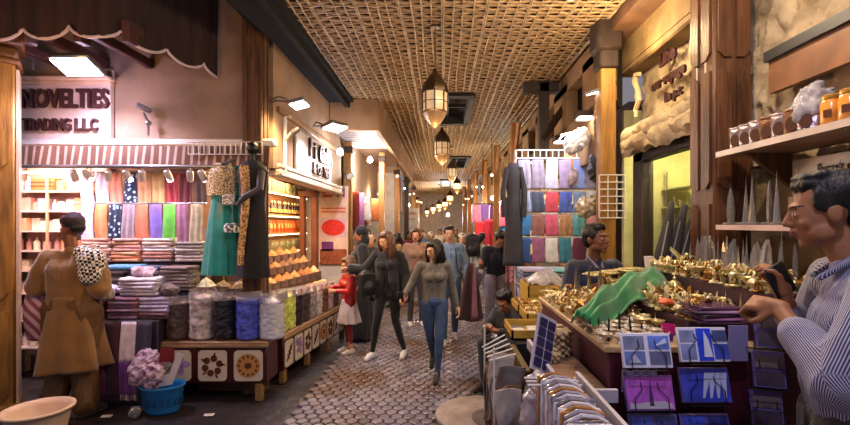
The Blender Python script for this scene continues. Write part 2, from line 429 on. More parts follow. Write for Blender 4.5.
for z, k, h in ((3.16, .5, .05), (3.24, .46, .1), (3.36, .54, .12), (3.48, .64, .1), (3.6, .76, .1), (3.9, .6, .5)): g.box((0, 0, z), (k, k*.85, h), bev=.02)
ob('capital', g, M('wood_capital', '#704a22', rough=.5, var=.4, scale=6, bump=.3), t)
g = MB(); g.box((0, 0, .06), (.48, .4, .12), bev=.015); ob('plinth', g, WOOD_Y, t)
g = MB(); g.box((.225, 0, 1.6), (.02, .3, 3.0)); ob('side_strip', g, M('strip_white', '#c9b29a', rough=.4), t)
# scalloped dark awning over the scarf shop
AWN = M('awning_dark', '#2e1a16', rough=.8, var=.4, scale=5, stretch=(3, 3, .6), bump=.4, bscale=9)
t = thing('cloth_awning', 'dark brown cloth awning with scalloped white-edged hem over the shop sign', 'awning', (0, 0, 0))
path = [Vector((-4.2, 3.72, 0)), Vector((-2.75, 3.62, 0)), Vector((-2.62, 3.72, 0)), Vector((-2.30, 4.62, 0))]
L = [0]
for a, b in zip(path, path[1:]): L.append(L[-1]+(b-a).length)
def onp(s):
    s = max(0, min(L[-1]-1e-6, s))
    for i in range(len(path)-1):
        if s <= L[i+1]: return path[i].lerp(path[i+1], (s-L[i])/(L[i+1]-L[i]))
SC = .4
hem = lambda s: 3.32-.1*math.sqrt(abs(math.sin(PI*s/SC)))
g = MB(); g.sheet(lambda u, v: Vector((*onp(u*L[-1]).xy, hem(u*L[-1])*(1-v)+4.32*v)) + Vector((0, -.02*math.sin(u*90)*(1-v*.5), 0)), 150, 6, .012); ob('valance', g, AWN, t)
g = MB(); pts = [Vector((*onp(L[-1]*i/150).xy, hem(L[-1]*i/150)))+Vector((0, -.012, 0)) for i in range(151)]; g.tube(pts, .013, 6); ob('hem_trim', g, M('hem_white', '#c4b2b8', rough=.6), t)
for x in (-3.9, -3.45, -3.0, -2.6):
    g = MB(); g.box((x, 4.16, 3.36), (.07, .95, .09), bev=.01); g.box((x, 3.75, 3.28), (.07, .12, .12), bev=.01); ob('beam', g, M('beam_maroon', '#4a2a28', rough=.6), t)
# shop sign
t = thing('shop_sign', 'large white fascia sign reading NOVELTIES TRADING L.L.C with raised letters', 'sign', (-3.9, 4.6, 2.86))
g = MB(); g.box((0, 0, -.0), (1.06, .06, .56), bev=.006); ob('board', g, M('sign_board', '#c3aaa2', rough=.5, var=.2, scale=3), t)
g = MB(); g.box((0, -.03, .33), (1.1, .12, .05), bev=.015); g.box((0, -.01, .29), (1.08, .08, .04), bev=.01); ob('cornice', g, M('cornice', '#c9a58c', rough=.5), t)
LET = M('letters_dark', '#3a1c1c', rough=.5)
text('lettering', 'NOVELTIES', .262, LET, t, (.085, -.045, .12), sx=.68, bold=.006, depth=.022)
text('lettering', 'TRADING L.L.C', .17, LET, t, (.04, -.045, -.14), sx=.66, bold=.003, depth=.018)
# folded striped awning under the ledge
t = thing('rolled_awning', 'folded striped brown and cream shop awning beneath the white ledge', 'awning', (-3.25, 4.5, 2.4))
g = MB()
for i in range(120):
    u0 = i/120; w_ = (1/120)
    g.sheet(lambda u, v: Vector((-1.55+3.1*(u0+u*w_), -.06-.03*v+.012*math.sin((u0+u*w_)*60)*v, .09-.2*v)), 2, 3, .01, mi=1 if i % 3 == 0 else 0)
ob('striped_cloth', g, [M('awn_brown', '#6e4a38', rough=.8), M('awn_cream', '#b59c8c', rough=.8)], t)
g = MB(); g.cyl((-1.6, -.13, -.12), (1.15, -.11, -.12), .018); g.cyl((1.1, -.12, -.1), (1.5, .02, .1), .016); ob('front_bar', g, METAL, t)
# flood lamps
def flood(loc, rz, label, power, col, tilt=0.0, sc=1.0, mat=LAMPC):
    t = thing('flood_lamp', label, 'lamp', loc, rz, group=None)
    T = Matrix.Rotation(tilt, 4, 'X')
    g = MB(); g.box((0, -.12, -.01), (.34, .24, .05), T, bev=.012); ob('housing', g, METAL, t)
    g = MB(); g.box((0, -.12, -.042), (.29, .19, .012), T); ob('diffuser', g, mat, t)
    g = MB(); g.tube([(-.12, 0, .04), (-.12, .12, .08), (0, .3, .06)], .012, 6); g.tube([(.12, 0, .04), (.12, .12, .08), (0, .3, .06)], .012, 6); ob('bracket', g, METAL, t)
    t.scale = (sc,)*3
    lamp('SPOT', Vector(loc)+Vector((0, -.1*sc, -.1)), power, col, .1, rot=(R(-15 if tilt > 0 else 0), 0, rz), spot=150)
    return t
flood((-3.34, 4.25, 3.14), 0, 'bright square floodlight glaring above the NOVELTIES sign', 110, '#dccdf5', -.4, 1.1)
flood((-1.6, 4.75, 2.98), R(90), 'small warm floodlight bracketed on the wall above the spice shop', 60, '#ffd9a0', -.25, .75, LAMPW)
flood((-1.45, 5.75, 2.94), R(60), 'cool white floodlight beside the raised dark lettering of the second shop', 60, '#f0eaff', -.25, .9)
lamp('POINT', (-3.3, 4.2, 2.95), 11, '#dcc8f5', .12)
# CCTV style spot over ledge and its twin near the awning
def spotcam(loc, rz, label, cat='camera', tilt=-25):
    t = thing('security_camera', label, cat, loc, rz)
    g = MB(); g.box((0, -.09, .1), (.06, .14, .05), Matrix.Rotation(R(tilt), 4, 'X'), bev=.012); ob('body', g, M('cam_grey', '#6b6468', rough=.4), t)
    g = MB(); g.tube([(0, 0, -.15), (0, 0, -.02), (0, -.04, .08)], .012, 6); g.ell((0, 0, -.02), .03); ob('arm', g, METAL, t); return t
spotcam((-2.97, 4.55, 2.76), R(-60), 'small grey camera on a bent arm on bare plaster above the ledge')
spotcam((-4.0, 4.4, 3.38), R(-30), 'white spotlight clipped to the awning beam beside the yellow pillar', 'spotlight', 30)
# ============================================================= left street awning box beyond
PL2 = M('fascia_tan', '#8a684a', rough=.8, var=.3, scale=2.5, bump=.4, bscale=9)
t = thing('shop_canopy', 'tan boxed canopy with slatted underside over the shops on the left', 'canopy', (0, 0, 0))
g = MB(); g.box((-1.40, 7.2, 3.46), (.78, .1, .5), bev=.01); g.box((-1.04, 11.4, 3.46), (.08, 8.4, .5), bev=.01); ob('fascia', g, PL2, t)
for i in range(9):
    g = MB(); g.box((-1.44, 7.45+i*.2, 3.28), (.7, .05, .06)); ob('slat', g, M('slat_pale', '#b9b3bb', rough=.5), t)
g = MB(); g.box((-1.44, 11.8, 3.32), (.72, 5.6, .04)); ob('underside', g, M('underside_brown', '#6a4636', rough=.5, var=.3), t)
f = MB(); f.box((-1.9, 9.9, 3.0), (.2, 3.6, 1.44)); f.box((-1.9, 16, 3.0), (.2, 8.6, 1.44)); struct('wall_left_beyond', f, PLAST)
f = MB(); f.box((-2.25, 8.12, 1.6), (.9, .14, 3.2)); struct('wall_left_return', f, M('plaster_white', '#bdb5ae', rough=.8, var=.15))
# ============================================================= right building
f = MB()
for a, b in ((3.26, 4.6), ):
    f.box((2.16, (a+b)/2, 3.05), (.2, b-a, 1.1))
f.box((2.16, 2.2, 2.0), (.2, 2.25, 4.4)); f.box((2.16, 3.9, 3.2), (.2, 1.4, 1.2))
def rough_wall(name, x, y0, y1, z0, z1, mat, amp=.035, nx=90, nz=90, seed=0):
    g = MB(); vs = []; fs = []
    for j in range(nz+1):
        for i in range(nx+1):
            y = y0+(y1-y0)*i/nx; z = z0+(z1-z0)*j/nz
            q = Vector((y*4+z*2.2+seed, z*2.6-y*1.2, seed)); d = noise.noise(q)+.5*noise.noise(q*2.7)+.3*noise.noise(q*6)
            d = -abs(d)*1.4+.3
            vs.append((x-amp*d*1.6, y, z))
    W = nx+1; fs = [(j*W+i, j*W+i+1, j*W+i+1+W, j*W+i+W) for j in range(nz) for i in range(nx)]
    g.add(vs, fs); return struct(name, g, mat, smooth=True)
STN = M('stone_plaster', '#8f7a5a', rough=.8, var=.4, scale=3, bump=1.0, bscale=16, detail=8, col2='#b09c80')
f2 = MB(); f2.box((2.2, 2.05, 2.0), (.12, 2.6, 4.4)); f2.box((2.2, 3.98, 3.2), (.12, 1.3, 1.5)); struct('wall_right', f2, STONE)
rough_wall('wall_right_stone', 2.08, .8, 3.35, 2.1, 4.3, STN, .05, 110, 100)
rough_wall('wall_right_stone_far', 2.08, 3.25, 4.66, 2.62, 3.35, STN, .03, 60, 40, 3)
f = MB(); f.box((2.0, 4.0, 3.48), (.24, 1.5, .3)); f.box((1.98, 4.0, 3.3), (.2, 1.5, .08), bev=.02); struct('trim_4', f, M('beam_tan', '#78603e', rough=.7, var=.35, scale=5, bump=.5, bscale=12))
f = MB(); f.box((1.9, 4.0, 3.9), (.5, 1.7, .6)); struct('wall_right_upper', f, M('plaster_brown', '#66452e', rough=.75, var=.5, scale=2.2, bump=.7, bscale=9))
t = thing('stone_lintel', 'rough white stone lintel over the lit shop window', 'lintel', (2.02, 3.95, 2.55))
g = MB(); n = 60
g.sheet(lambda u, v: Vector((-.06-.04*noise.noise(Vector((u*9, v*4, 1)))-.03*math.sin(v*PI), -.75+1.5*u, -.11+.22*v+.02*noise.noise(Vector((u*14, 5, v))))), n, 12, .14); ob('stone_face', g, M('lintel_stone', '#a08c70', rough=.8, var=.35, scale=6, bump=.8, bscale=20), t)
# pillar in front of the right wall
t = thing('carved_pillar', 'large dark brown carved wooden pillar between the shelf of bags and the shop window', 'pillar', (1.885, 3.05, 0))
g = MB(); g.box((0, 0, 2.2), (.25, .27, 4.4), bev=.012)
Z = [(.2, .95), (1.05, 1.85), (1.95, 2.72), (2.8, 3.9)]
panels(g, .25, -.137, Z); panels(g, .27, -.127, Z, Matrix.Rotation(-PI/2, 4, 'Z'))
ob('shaft', g, M('wood_pillar', '#573620', rough=.42, var=.5, scale=4, stretch=(4, 4, .5), bump=.4, bscale=14), t)
for s in (-1, 1):
    g = MB(); g.box((-.126, s*.05, 3.0), (.012, .012, 1.2)); ob('inlay', g, M('inlay', '#c9b49c', rough=.4), t)
# street post on the right with capital
t = thing('wooden_post', 'yellow wooden post with dark capital and white grid beside the scarf display', 'post', (1.64, 4.5, 0))
g = MB(); g.box((0, 0, 1.7), (.15, .15, 3.4), bev=.01); ob('shaft', g, WOOD_Y, t)
g = MB(); g.box((0, 0, 3.35), (.2, .2, .2), bev=.02); g.box((0, 0, 3.62), (.26, .26, .4), bev=.03); ob('capital', g, WOOD_D, t)
# upper right street wall with slot openings
f = MB()
PW = M('plaster_street', '#8a6c4c', rough=.85, var=.35, scale=1.8, bump=.5, bscale=8)
f.box((1.74, 13, 2.72), (.14, 16.6, .6)); f.box((1.74, 13, 3.62), (.14, 16.6, .24))
for i in range(12): f.box((1.74, 5.0+i*1.35, 3.3), (.14, .7, .6))
struct('wall_right_street', f, PW)
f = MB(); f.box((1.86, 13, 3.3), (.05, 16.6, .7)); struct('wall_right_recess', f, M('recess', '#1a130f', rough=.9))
t = thing('roof_bracket', 'dark timber roof bracket with diagonal strut in front of the right wall', 'bracket', (1.42, 6.3, 0))
g = MB(); g.box((0, 0, 3.15), (.14, .14, 1.15), bev=.01); ob('upright', g, WOOD_D, t)
g = MB(); g.box((-.04, 0, 3.62), (.5, .14, .14), bev=.01); ob('crossbeam', g, WOOD_D, t)
g = MB(); g.tube([(-.02, -.06, 2.9), (.32, .0, 3.4)], .05, 4); ob('strut', g, WOOD_D, t)
for y, z in ((5.0, 2.9), (6.0, 2.82), (7.7, 2.78)):
    t = thing('wall_lamp', {5.0: 'small warm wall lamp on the right street wall, closest of its row to the post', 6.0: 'small wall lamp below the slot openings, second from the post', 7.7: 'small wall lamp on the right street wall beyond the dark bracket'}[y], 'lamp', (1.66, y, z), R(-90))
    g = MB(); g.prism([(-.1, 0), (.1, 0), (.07, .07), (-.07, .07)], .18, Matrix.Translation((0, -.08, 0))); ob('shade', g, WOOD_D, t)
    g = MB(); g.box((0, -.08, -.008), (.15, .13, .012)); ob('diffuser', g, LAMPW, t)
    lamp('SPOT', (1.5, y, z-.06), 14, '#ffcf90', .05, spot=150)
# far end
f = MB(); f.box((0, 30, 1.9), (8, .2, 4)); struct('wall_end', f, M('far_plaster', '#8d7c6c', rough=.9))
for x in (-3.2, 3.4):
    f = MB(); f.box((x, 19, 1.9), (.15, 22, 4)); struct('wall_outer_left' if x < 0 else 'wall_outer_right', f, PLAST)
f = MB(); f.box((3.6, 6.2, 1.9), (.15, 8, 4)); struct('wall_outer_right', f, PLAST)
# ============================================================= LEFT: scarf shop
def pick(a): return random.choice(a)
# glass shelf unit
t = thing('display_shelf', 'lit glass-fronted shelf unit of pale boxes behind the man in brown', 'shelf unit', (-4.35, 5.05, 0))
g = MB(); g.box((0, .2, 1.3), (.95, .03, 2.2)); ob('back_panel', g, M('shelf_back', '#b89086', rough=.6), t)
SZ = [.35, .65, .95, 1.2, 1.42, 1.64, 1.86, 2.08]
for z in SZ:
    g = MB(); g.box((0, .05, z), (.95, .28, .018)); ob('shelf', g, M('shelf_glassy', '#d9c4bc', rough=.2), t)
for x in (-.47, 0, .47):
    g = MB(); g.box((x, -.09, 1.25), (.02, .02, 2.3)); ob('frame_bar', g, M('bar_tan', '#c79a7a', rough=.4), t)
g = MB(); g.box((0, .02, 2.3), (.9, .05, .02)); ob('light_strip', g, M('strip_warm', '#ffe0c8', emis=6, var=0), t)
kinds = []
def proto_box():
    g = MB(); g.box((0, 0, .05), (.07, .06, .1), bev=.004); return g
def proto_jar():
    g = MB(); g.lathe([(.028, 0), (.032, .01), (.032, .07), (.022, .08), (.022, .085)], 12); return g
def proto_bottle():
    g = MB(); g.lathe([(.022, 0), (.025, .01), (.025, .07), (.01, .09), (.009, .115)], 12); return g
names = ['box', 'jar', 'bottle']; protos = [proto_box(), proto_jar(), proto_bottle()]
pal = ['#e6cfc6', '#d7b0a8', '#f0e4dc', '#c58d84', '#e0d0b0', '#b7a6c0', '#d08f6a']
for zi, z in enumerate(SZ):
    x = -.42; row = zi
    while x < .43:
        k = pick([0, 0, 1, 2]); c = pick(pal); nm = ['cosmetic_box', 'cosmetic_jar', 'perfume_bottle'][k]
        o = ob(nm, protos[k], M('goods_'+c[1:], c, rough=.4, var=.2, scale=25), loc=(-4.35+x, 5.05+random.uniform(-.02, .06), z+.009), sc=random.uniform(.95, 1.5))
        tag(o, f'pale {["small box", "round jar", "little bottle"][k]} on shelf {["one", "two", "three", "four", "five", "six", "seven", "eight"][row]} up of the lit glass unit', ['box', 'jar', 'bottle'][k], f'{nm.replace("_", " ")}s, glass unit row {row+1}')
        x += random.uniform(.085, .12)
g = MB(); g.box((0, 0, .07), (.26, .12, .14), bev=.006)
t = thing('orange_case', 'orange-brown case with dark bands on the top glass shelf', 'case', (-4.42, 5.03, 2.09)); ob('body', g, M('orange_case', '#b5552a', rough=.5), t)
g = MB(); g.box((0, -.062, .05), (.262, .004, .01)); g.box((0, -.062, .09), (.262, .004, .01)); ob('band', g, BLACK, t)
lamp('AREA', (-4.3, 4.75, 2.3), 34, '#ffd2c0', .8, rot=(R(25), 0, 0))
# hanging scarves
SC1 = [('#b7a6c8', 'pale lilac'), ('#cfc3da', 'silvery lilac'), ('#c97f63', 'salmon flecked'), ('#33486e', 'dark blue patterned'), ('#c08a5e', 'peach tan'), ('#b08a55', 'gold tan'), ('#8e1f24', 'red'), ('#5a1620', 'dark red'), ('#4b3a36', 'dark brown')]
SC2 = [('#c9bddc', 'pale lilac'), ('#d07a4a', 'orange'), ('#2f4a78', 'blue and black figured'), ('#93808a', 'mauve grey'), ('#c9694a', 'salmon'), ('#6f58a8', 'purple'), ('#5aa838', 'bright green'), ('#8a5a72', 'dusty mauve'), ('#b3a48c', 'beige')]
def hang_scarf(x, y, z1, z0, wd, mat, label, cat='scarf', group=None, depth=.05, name='hanging_scarf', rz=0, fr=None, mat2=None, split=.5):
    t = None
    g = MB(); ph = random.uniform(0, 6); k = random.choice([1, 2])
    def fn(u, v):
        z = z1-(z1-z0)*v; sw = .9+.1*v
        return Vector(((u-.5)*wd*sw+.006*math.sin(v*5+ph), -.009*math.sin(u*PI*2*k+ph)*(.5+.5*v)-.01*math.sin(v*3), z-z1))
    if mat2:
        g.sheet(lambda u, v: fn(u, v*split), 18, 12, .006, 0); g.sheet(lambda u, v: fn(u, split+v*(1-split)), 18, 12, .006, 1)
    else: g.sheet(fn, 18, 14, .006)
    o = ob(name, g, [mat, mat2] if mat2 else mat, loc=(x, y, z1), rz=rz, smooth=True); tag(o, label, cat, group)
    if fr:
        g = MB()
        for i in range(16):
            p = fn((i+.5)/16, 1); g.tube([p, p+Vector((random.uniform(-.004, .004), 0, -.03)), p+Vector((random.uniform(-.008, .008), 0, -.06))], .0028, 4)
        ob('fringe', g, fr, o)
    return o
pat_blue = pattern('figured_blue', 'voronoi', '#a9c7e6', '#16223c', 22, .7, thresh=.32)
for i, (c, nm) in enumerate(SC1):
    mt = pat_blue if 'blue' in nm else cloth(c)
    hang_scarf(-3.80+i*.15, 4.84, 2.27, 1.93, .142, mt, f'{nm} scarf folded over the upper rail under the spotlights', group='scarves on the upper rail')
for i, (c, nm) in enumerate(SC2):
    mt = pat_blue if 'figured' in nm else cloth(c)
    hang_scarf(-3.74+i*.143, 4.76, 1.93, 1.51, .137, mt, f'{nm} scarf in the lower row above the folded piles', group='scarves on the lower rail')
for z, y in ((2.28, 4.86), (1.94, 4.78)):
    tag(ob('scarf_rail', MB().cyl((-.72, 0, 0), (.68, 0, 0), .009), METAL, loc=(-3.18, y, z)), 'thin metal rail carrying the '+('upper' if z > 2 else 'lower')+' row of folded scarves', 'rail')
t = thing('track_light_rail', 'white ceiling track of small spotlights aimed at the scarves', 'track light', (-3.15, 4.42, 2.28))
g = MB(); g.box((.1, 0, 0), (1.75, .035, .025), bev=.005); g.box((.2, .06, .05), (1.2, .02, .02)); ob('rail', g, WHITE, t)
for px in (74, 87, 108, 127, 142, 168, 190, 202):
    x = (px-VX)/F*4.42+3.15; a = random.uniform(-.5, .5)
    T = Matrix.Translation((x, .0, -.075)) @ Matrix.Rotation(a, 4, 'Y') @ Matrix.Rotation(R(35), 4, 'X')
    g = MB(); g.lathe([(.026, -.07), (.03, -.068), (.032, .0), (.028, .045), (.012, .055)], 14, T=T); g.cyl((x, 0, -.02), (x, 0, .0), .01)
    h = ob('spotlight', g, M('spot_white', '#c8c0c4', rough=.35), t)
    g = MB(); g.lathe([(.024, -.0725), (.001, -.073)], 14, T=T, cap=False); ob('bulb', g, LAMPC, h)
for x in (-3.75, -3.45, -3.05, -2.7): lamp('SPOT', (x, 4.42, 2.17), 20, '#f1e4ff', .03, rot=(R(35), 0, 0), spot=95)
# tiered counter
t = thing('scarf_counter', 'stepped display counter draped and piled with folded scarves', 'counter', (-3.1, 4.55, 0))
CW = M('counter_dark', '#2e2230', rough=.7)
g = MB(); g.box((-.0, -.1, .4), (.78, .32, .8), bev=.01); g.box((-.05, .1, .52), (1.0, .2, 1.04), bev=.01); g.box((-.05, .26, .66), (1.2, .14, 1.32), bev=.01); ob('body', g, CW, t)
def folded(w, d, h, n=3):
    g = MB()
    for i in range(n):
        z = h*(i+.5)/n; g.box((random.uniform(-.006, .006), random.uniform(-.006, .006), z), (w*random.uniform(.95, 1), d*random.uniform(.95, 1), h/n*.92), bev=h/n*.4)
    g.tube([(-w/2+.01, -d/2, h*.5), (0, -d/2-.004, h*.5), (w/2-.01, -d/2, h*.5)], h*.42, 8)
    return g
fp = [folded(.30, .2, .034) for _ in range(3)]
def stack(x, y, z, n, cols, word, name='folded_scarf', sc=1.0, rzj=.12, cat='scarf', grp=None, top=None):
    zz = z
    for i in range(n):
        c, cn = pick(cols); s = sc*random.uniform(.94, 1.04)
        o = ob(name, pick(fp), cloth(c), loc=(x+random.uniform(-.012, .012), y+random.uniform(-.01, .01), zz), rz=random.uniform(-rzj, rzj), sc=(s, s, 1))
        tag(o, f'{cn} folded scarf, {["bottom", "second", "third", "fourth", "fifth", "sixth", "seventh", "eighth"][i] if i < n-1 else "topmost"} of {word}', cat, grp or word)
        zz += .0352
pk = [('#c79a8c', 'dusty pink'), ('#d9b8a8', 'pale pink'), ('#b98070', 'rose')]
sa = [('#d0835a', 'salmon'), ('#c99a70', 'apricot'), ('#c98f86', 'rosy')]
gr = [('#b9a6a4', 'greyish pink'), ('#d0c2c4', 'pale grey')]
dk = [('#6e5a5a', 'dark grey'), ('#8f8584', 'grey'), ('#4f4040', 'charcoal')]
stack(-3.63, 4.81, 1.325, 7, pk, 'the back-row pile behind the keffiyeh')
stack(-3.31, 4.81, 1.325, 7, sa, 'the salmon back-row pile')
stack(-2.98, 4.81, 1.325, 7, gr+pk, 'the pale pink back-row pile')
stack(-2.65, 4.80, 1.325, 6, dk+gr, 'the grey back-row pile beside the teal dress')
stack(-3.36, 4.63, 1.045, 6, dk+[('#5b3844', 'plum')], 'the plum pile under the blue cloth')
stack(-3.02, 4.63, 1.045, 7, [('#3a4c6a', 'slate blue'), ('#4a3f48', 'charcoal')], 'the dark middle pile')
stack(-2.70, 4.63, 1.045, 7, dk, 'the charcoal middle pile')
stack(-3.42, 4.45, .80, 7, [('#4c2e3c', 'dark plum'), ('#7c4a60', 'mauve'), ('#a06a7c', 'pink')], 'the plum front pile by the man in brown')
stack(-3.08, 4.44, .80, 6, [('#8f6078', 'mauve'), ('#7c4a60', 'wine'), ('#b08aa0', 'lilac')], 'the mauve front pile in plastic')
stack(-2.78, 4.44, .80, 6, [('#8f6078', 'mauve'), ('#a99ab8', 'lilac grey'), ('#583a48', 'plum')], 'the front pile beside the sweet bags')
stack(-2.96, 4.50, 1.02, 5, [('#c3bcd0', 'lilac white'), ('#d6d2e0', 'white')], 'the white pile on top of the mauve pile', sc=1.25)
tag(ob('folded_shawl', folded(.34, .22, .04, 2), cloth('#3f7fa8'), loc=(-3.25, 4.62, 1.262), rz=.1), 'bright blue folded shawl lying on the plum pile', 'shawl')
def crumple(name, loc, r, mat, label, cat, seed, vox=.012, wr=.02, rz=0):
    g = MB(); random.seed(seed)
    for i in range(7):
        g.ell((random.uniform(-.6, .6)*r[0], random.uniform(-.6, .6)*r[1], r[2]*random.uniform(.3, .7)), (r[0]*random.uniform(.4, .6), r[1]*random.uniform(.4, .6), r[2]*random.uniform(.3, .5)))
    o = link(name, fuse(g, vox, 2, wr, (16, 16, 16), [mat], seed=seed), loc=loc, rz=rz); tag(o, label, cat); random.seed(seed*3+1); return o
crumple('crumpled_scarf', (-2.98, 4.5, 1.19), (.14, .08, .1), cloth('#b49aa4'), 'crumpled pinkish-lilac scarf lying on the white pile', 'scarf', 3)
crumple('crumpled_shawl', (-3.28, 4.42, 1.04), (.13, .08, .07), cloth('#cdbfcb'), 'loose white and lilac shawl heaped on the plum front pile', 'shawl', 5)
crumple('crumpled_scarf', (-2.7, 4.42, 1.0), (.13, .1, .12), cloth('#5d4a4e'), 'dark crumpled scarf bundle next to the white sweet bag', 'scarf', 6)
# scarves hung on the counter front
FW = cloth('#b9a3b8')
for i, (c, c2, nm) in enumerate([('#5c2c40', None, 'dark plum'), ('#b0407c', '#70204c', 'two-tone magenta'), ('#4c2435', None, 'wine brown'), ('#d8c8d4', '#6c3590', 'white and violet'), ('#332c40', None, 'blackish')]):
    hang_scarf(-3.40+i*.15, 4.235, .80, .12, .155, cloth(c), f'{nm} scarf with a fringe hanging down the counter front', group='scarves on the counter front', name='fringed_scarf', fr=FW if 'white' in nm else cloth(c2 or c), mat2=cloth(c2) if c2 else None, split=.55)
# mannequins
def gown(g, z1, zb, w, d, top=.11, fold=9, seed=0, amp=.06):
    n = 24; prof = []
    for i in range(n+1):
        v = i/n; z = z1-(z1-zb)*v
        if v < .08: r = top*(.55+.45*v/.08)
        elif v < .35: r = top-(top*.25)*((v-.08)/.27)
        else: r = top*.75+(w/2-top*.75)*((v-.35)/.65)**.8
        prof.append((r, z))
    g.lathe(prof[::-1], 40, sq=d, fold=lambda a, q: 1+amp*(1-q)*math.sin(a*fold+seed)+.5*amp*(1-q)*math.sin(a*fold*2.3+1))
TEAL = M('satin_teal', '#149080', rough=.3, var=.3, scale=7, sheen=.5)
t = thing('dress_mannequin', 'hanging mannequin in a teal gown with gold lace bodice', 'mannequin', (-2.17, 4.45, 0))
g = MB(); g.lathe([(.001, 2.42), (.035, 2.41), (.04, 2.36), (.04, 2.33), (.12, 2.28), (.13, 2.2)][::-1], 20, sq=.6); ob('neck', g, M('mannequin_white', '#c9bcae', rough=.4), t)
g = MB(); gown(g, 2.31, 1.22, .40, .55, .145); ob('gown', g, TEAL, t)
g = MB(); g.lathe([(.148, 2.0), (.152, 2.1), (.155, 2.2), (.15, 2.26), (.085, 2.32)], 30, sq=.58, cap=False)
ob('lace_bodice', g, pattern('lace_gold', 'noise', '#7c5a1c', '#f0d9a0', 70, .45, bump=.9), t)
t = thing('teal_shawl', 'narrow teal shawl hanging between the two mannequins', 'shawl', (-2.0, 4.44, 2.3))
g = MB(); g.sheet(lambda u, v: Vector(((u-.5)*.1*(1+v), -.02*math.sin(u*12), -1.05*v)), 14, 14, .008); ob('cloth', g, TEAL, t)
g = MB(); g.tube([(-.03, 0, 0), (0, 0, .05), (.03, 0, 0)], .005, 6); ob('hook', g, METAL, t)
t = thing('dress_mannequin', 'black abaya with gold embroidered front on a black-headed mannequin', 'mannequin', (-1.84, 4.38, 0))
g = MB(); gown(g, 2.33, 1.2, .32, .6, .15, 7, 2, .04); ob('abaya', g, M('abaya_black', '#181418', rough=.75, sheen=.2, bump=.3), t)
g = MB(); g.sheet(lambda u, v: Vector((-.05+(u-.5)*(.09-.04*v)+.02*math.sin(v*5), -.105-.03*math.sin(u*PI)+.02*(1-v), 2.28-.95*v)), 6, 16, .01); ob('gold_front', g, pattern('lace_gold2', 'noise', '#7a5426', '#d9a866', 50, .5, bump=.8), t)
g = MB(); g.lathe([(.03, 2.3), (.03, 2.4), (.05, 2.42), (.06, 2.45), (.05, 2.49), (.02, 2.52), (.001, 2.525)], 16); ob('head_knob', g, BLACK, t)
g = MB(); g.tube([(.1, -.05, 2.22), (.12, -.13, 2.05), (.0, -.16, 1.98), (-.09, -.14, 1.9)], [.04, .035, .03, .02], 10); ob('folded_sleeve', g, M('sleeve_grey', '#4a4044', rough=.6, var=.3), t)
t = thing('clutch_bag', 'small white beaded clutch hanging beside the teal gown', 'bag', (-2.04, 4.3, 1.95))
g = MB(); g.box((0, 0, 0), (.12, .03, .1), bev=.012); ob('body', g, pattern('beads', 'voronoi', '#f0ece0', '#97846c', 60, .3, bump=.8), t)
g = MB(); g.tube([(-.05, 0, .05), (-.03, 0, .25), (.0, 0, .4), (.03, 0, .25), (.05, 0, .05)], .004, 6); ob('strap', g, METAL, t)
t = thing('embroidered_cap', 'white embroidered skullcap hanging between the gowns above the spices', 'cap', (-1.99, 4.28, 1.64))
g = MB(); g.lathe([(.075, 0), (.08, .01), (.078, .06), (.06, .085), (.001, .09)], 20); ob('crown', g, pattern('capdots', 'voronoi', '#e0dccf', '#3f4c48', 40, .6), t)
g = MB(); g.tube([(0, 0, .09), (0, .0, .25)], .003, 5); ob('string', g, METAL, t)
def wire_grid(name, w, h, nx, nz, label, loc, rz=0, r=.006, mat=WHITE):
    g = MB()
    for i in range(nx+1): g.cyl((-w/2+w*i/nx, 0, 0), (-w/2+w*i/nx, 0, h), r, n=6)
    for j in range(nz+1): g.cyl((-w/2, -.006, h*j/nz), (w/2, -.006, h*j/nz), r, n=6)
    return tag(ob(name, g, mat, loc=loc, rz=rz), label, 'wire grid')
wire_grid('wire_grid', .72, .12, 14, 1, 'white wire grid rail above the two mannequins', (-2.12, 4.4, 2.4))
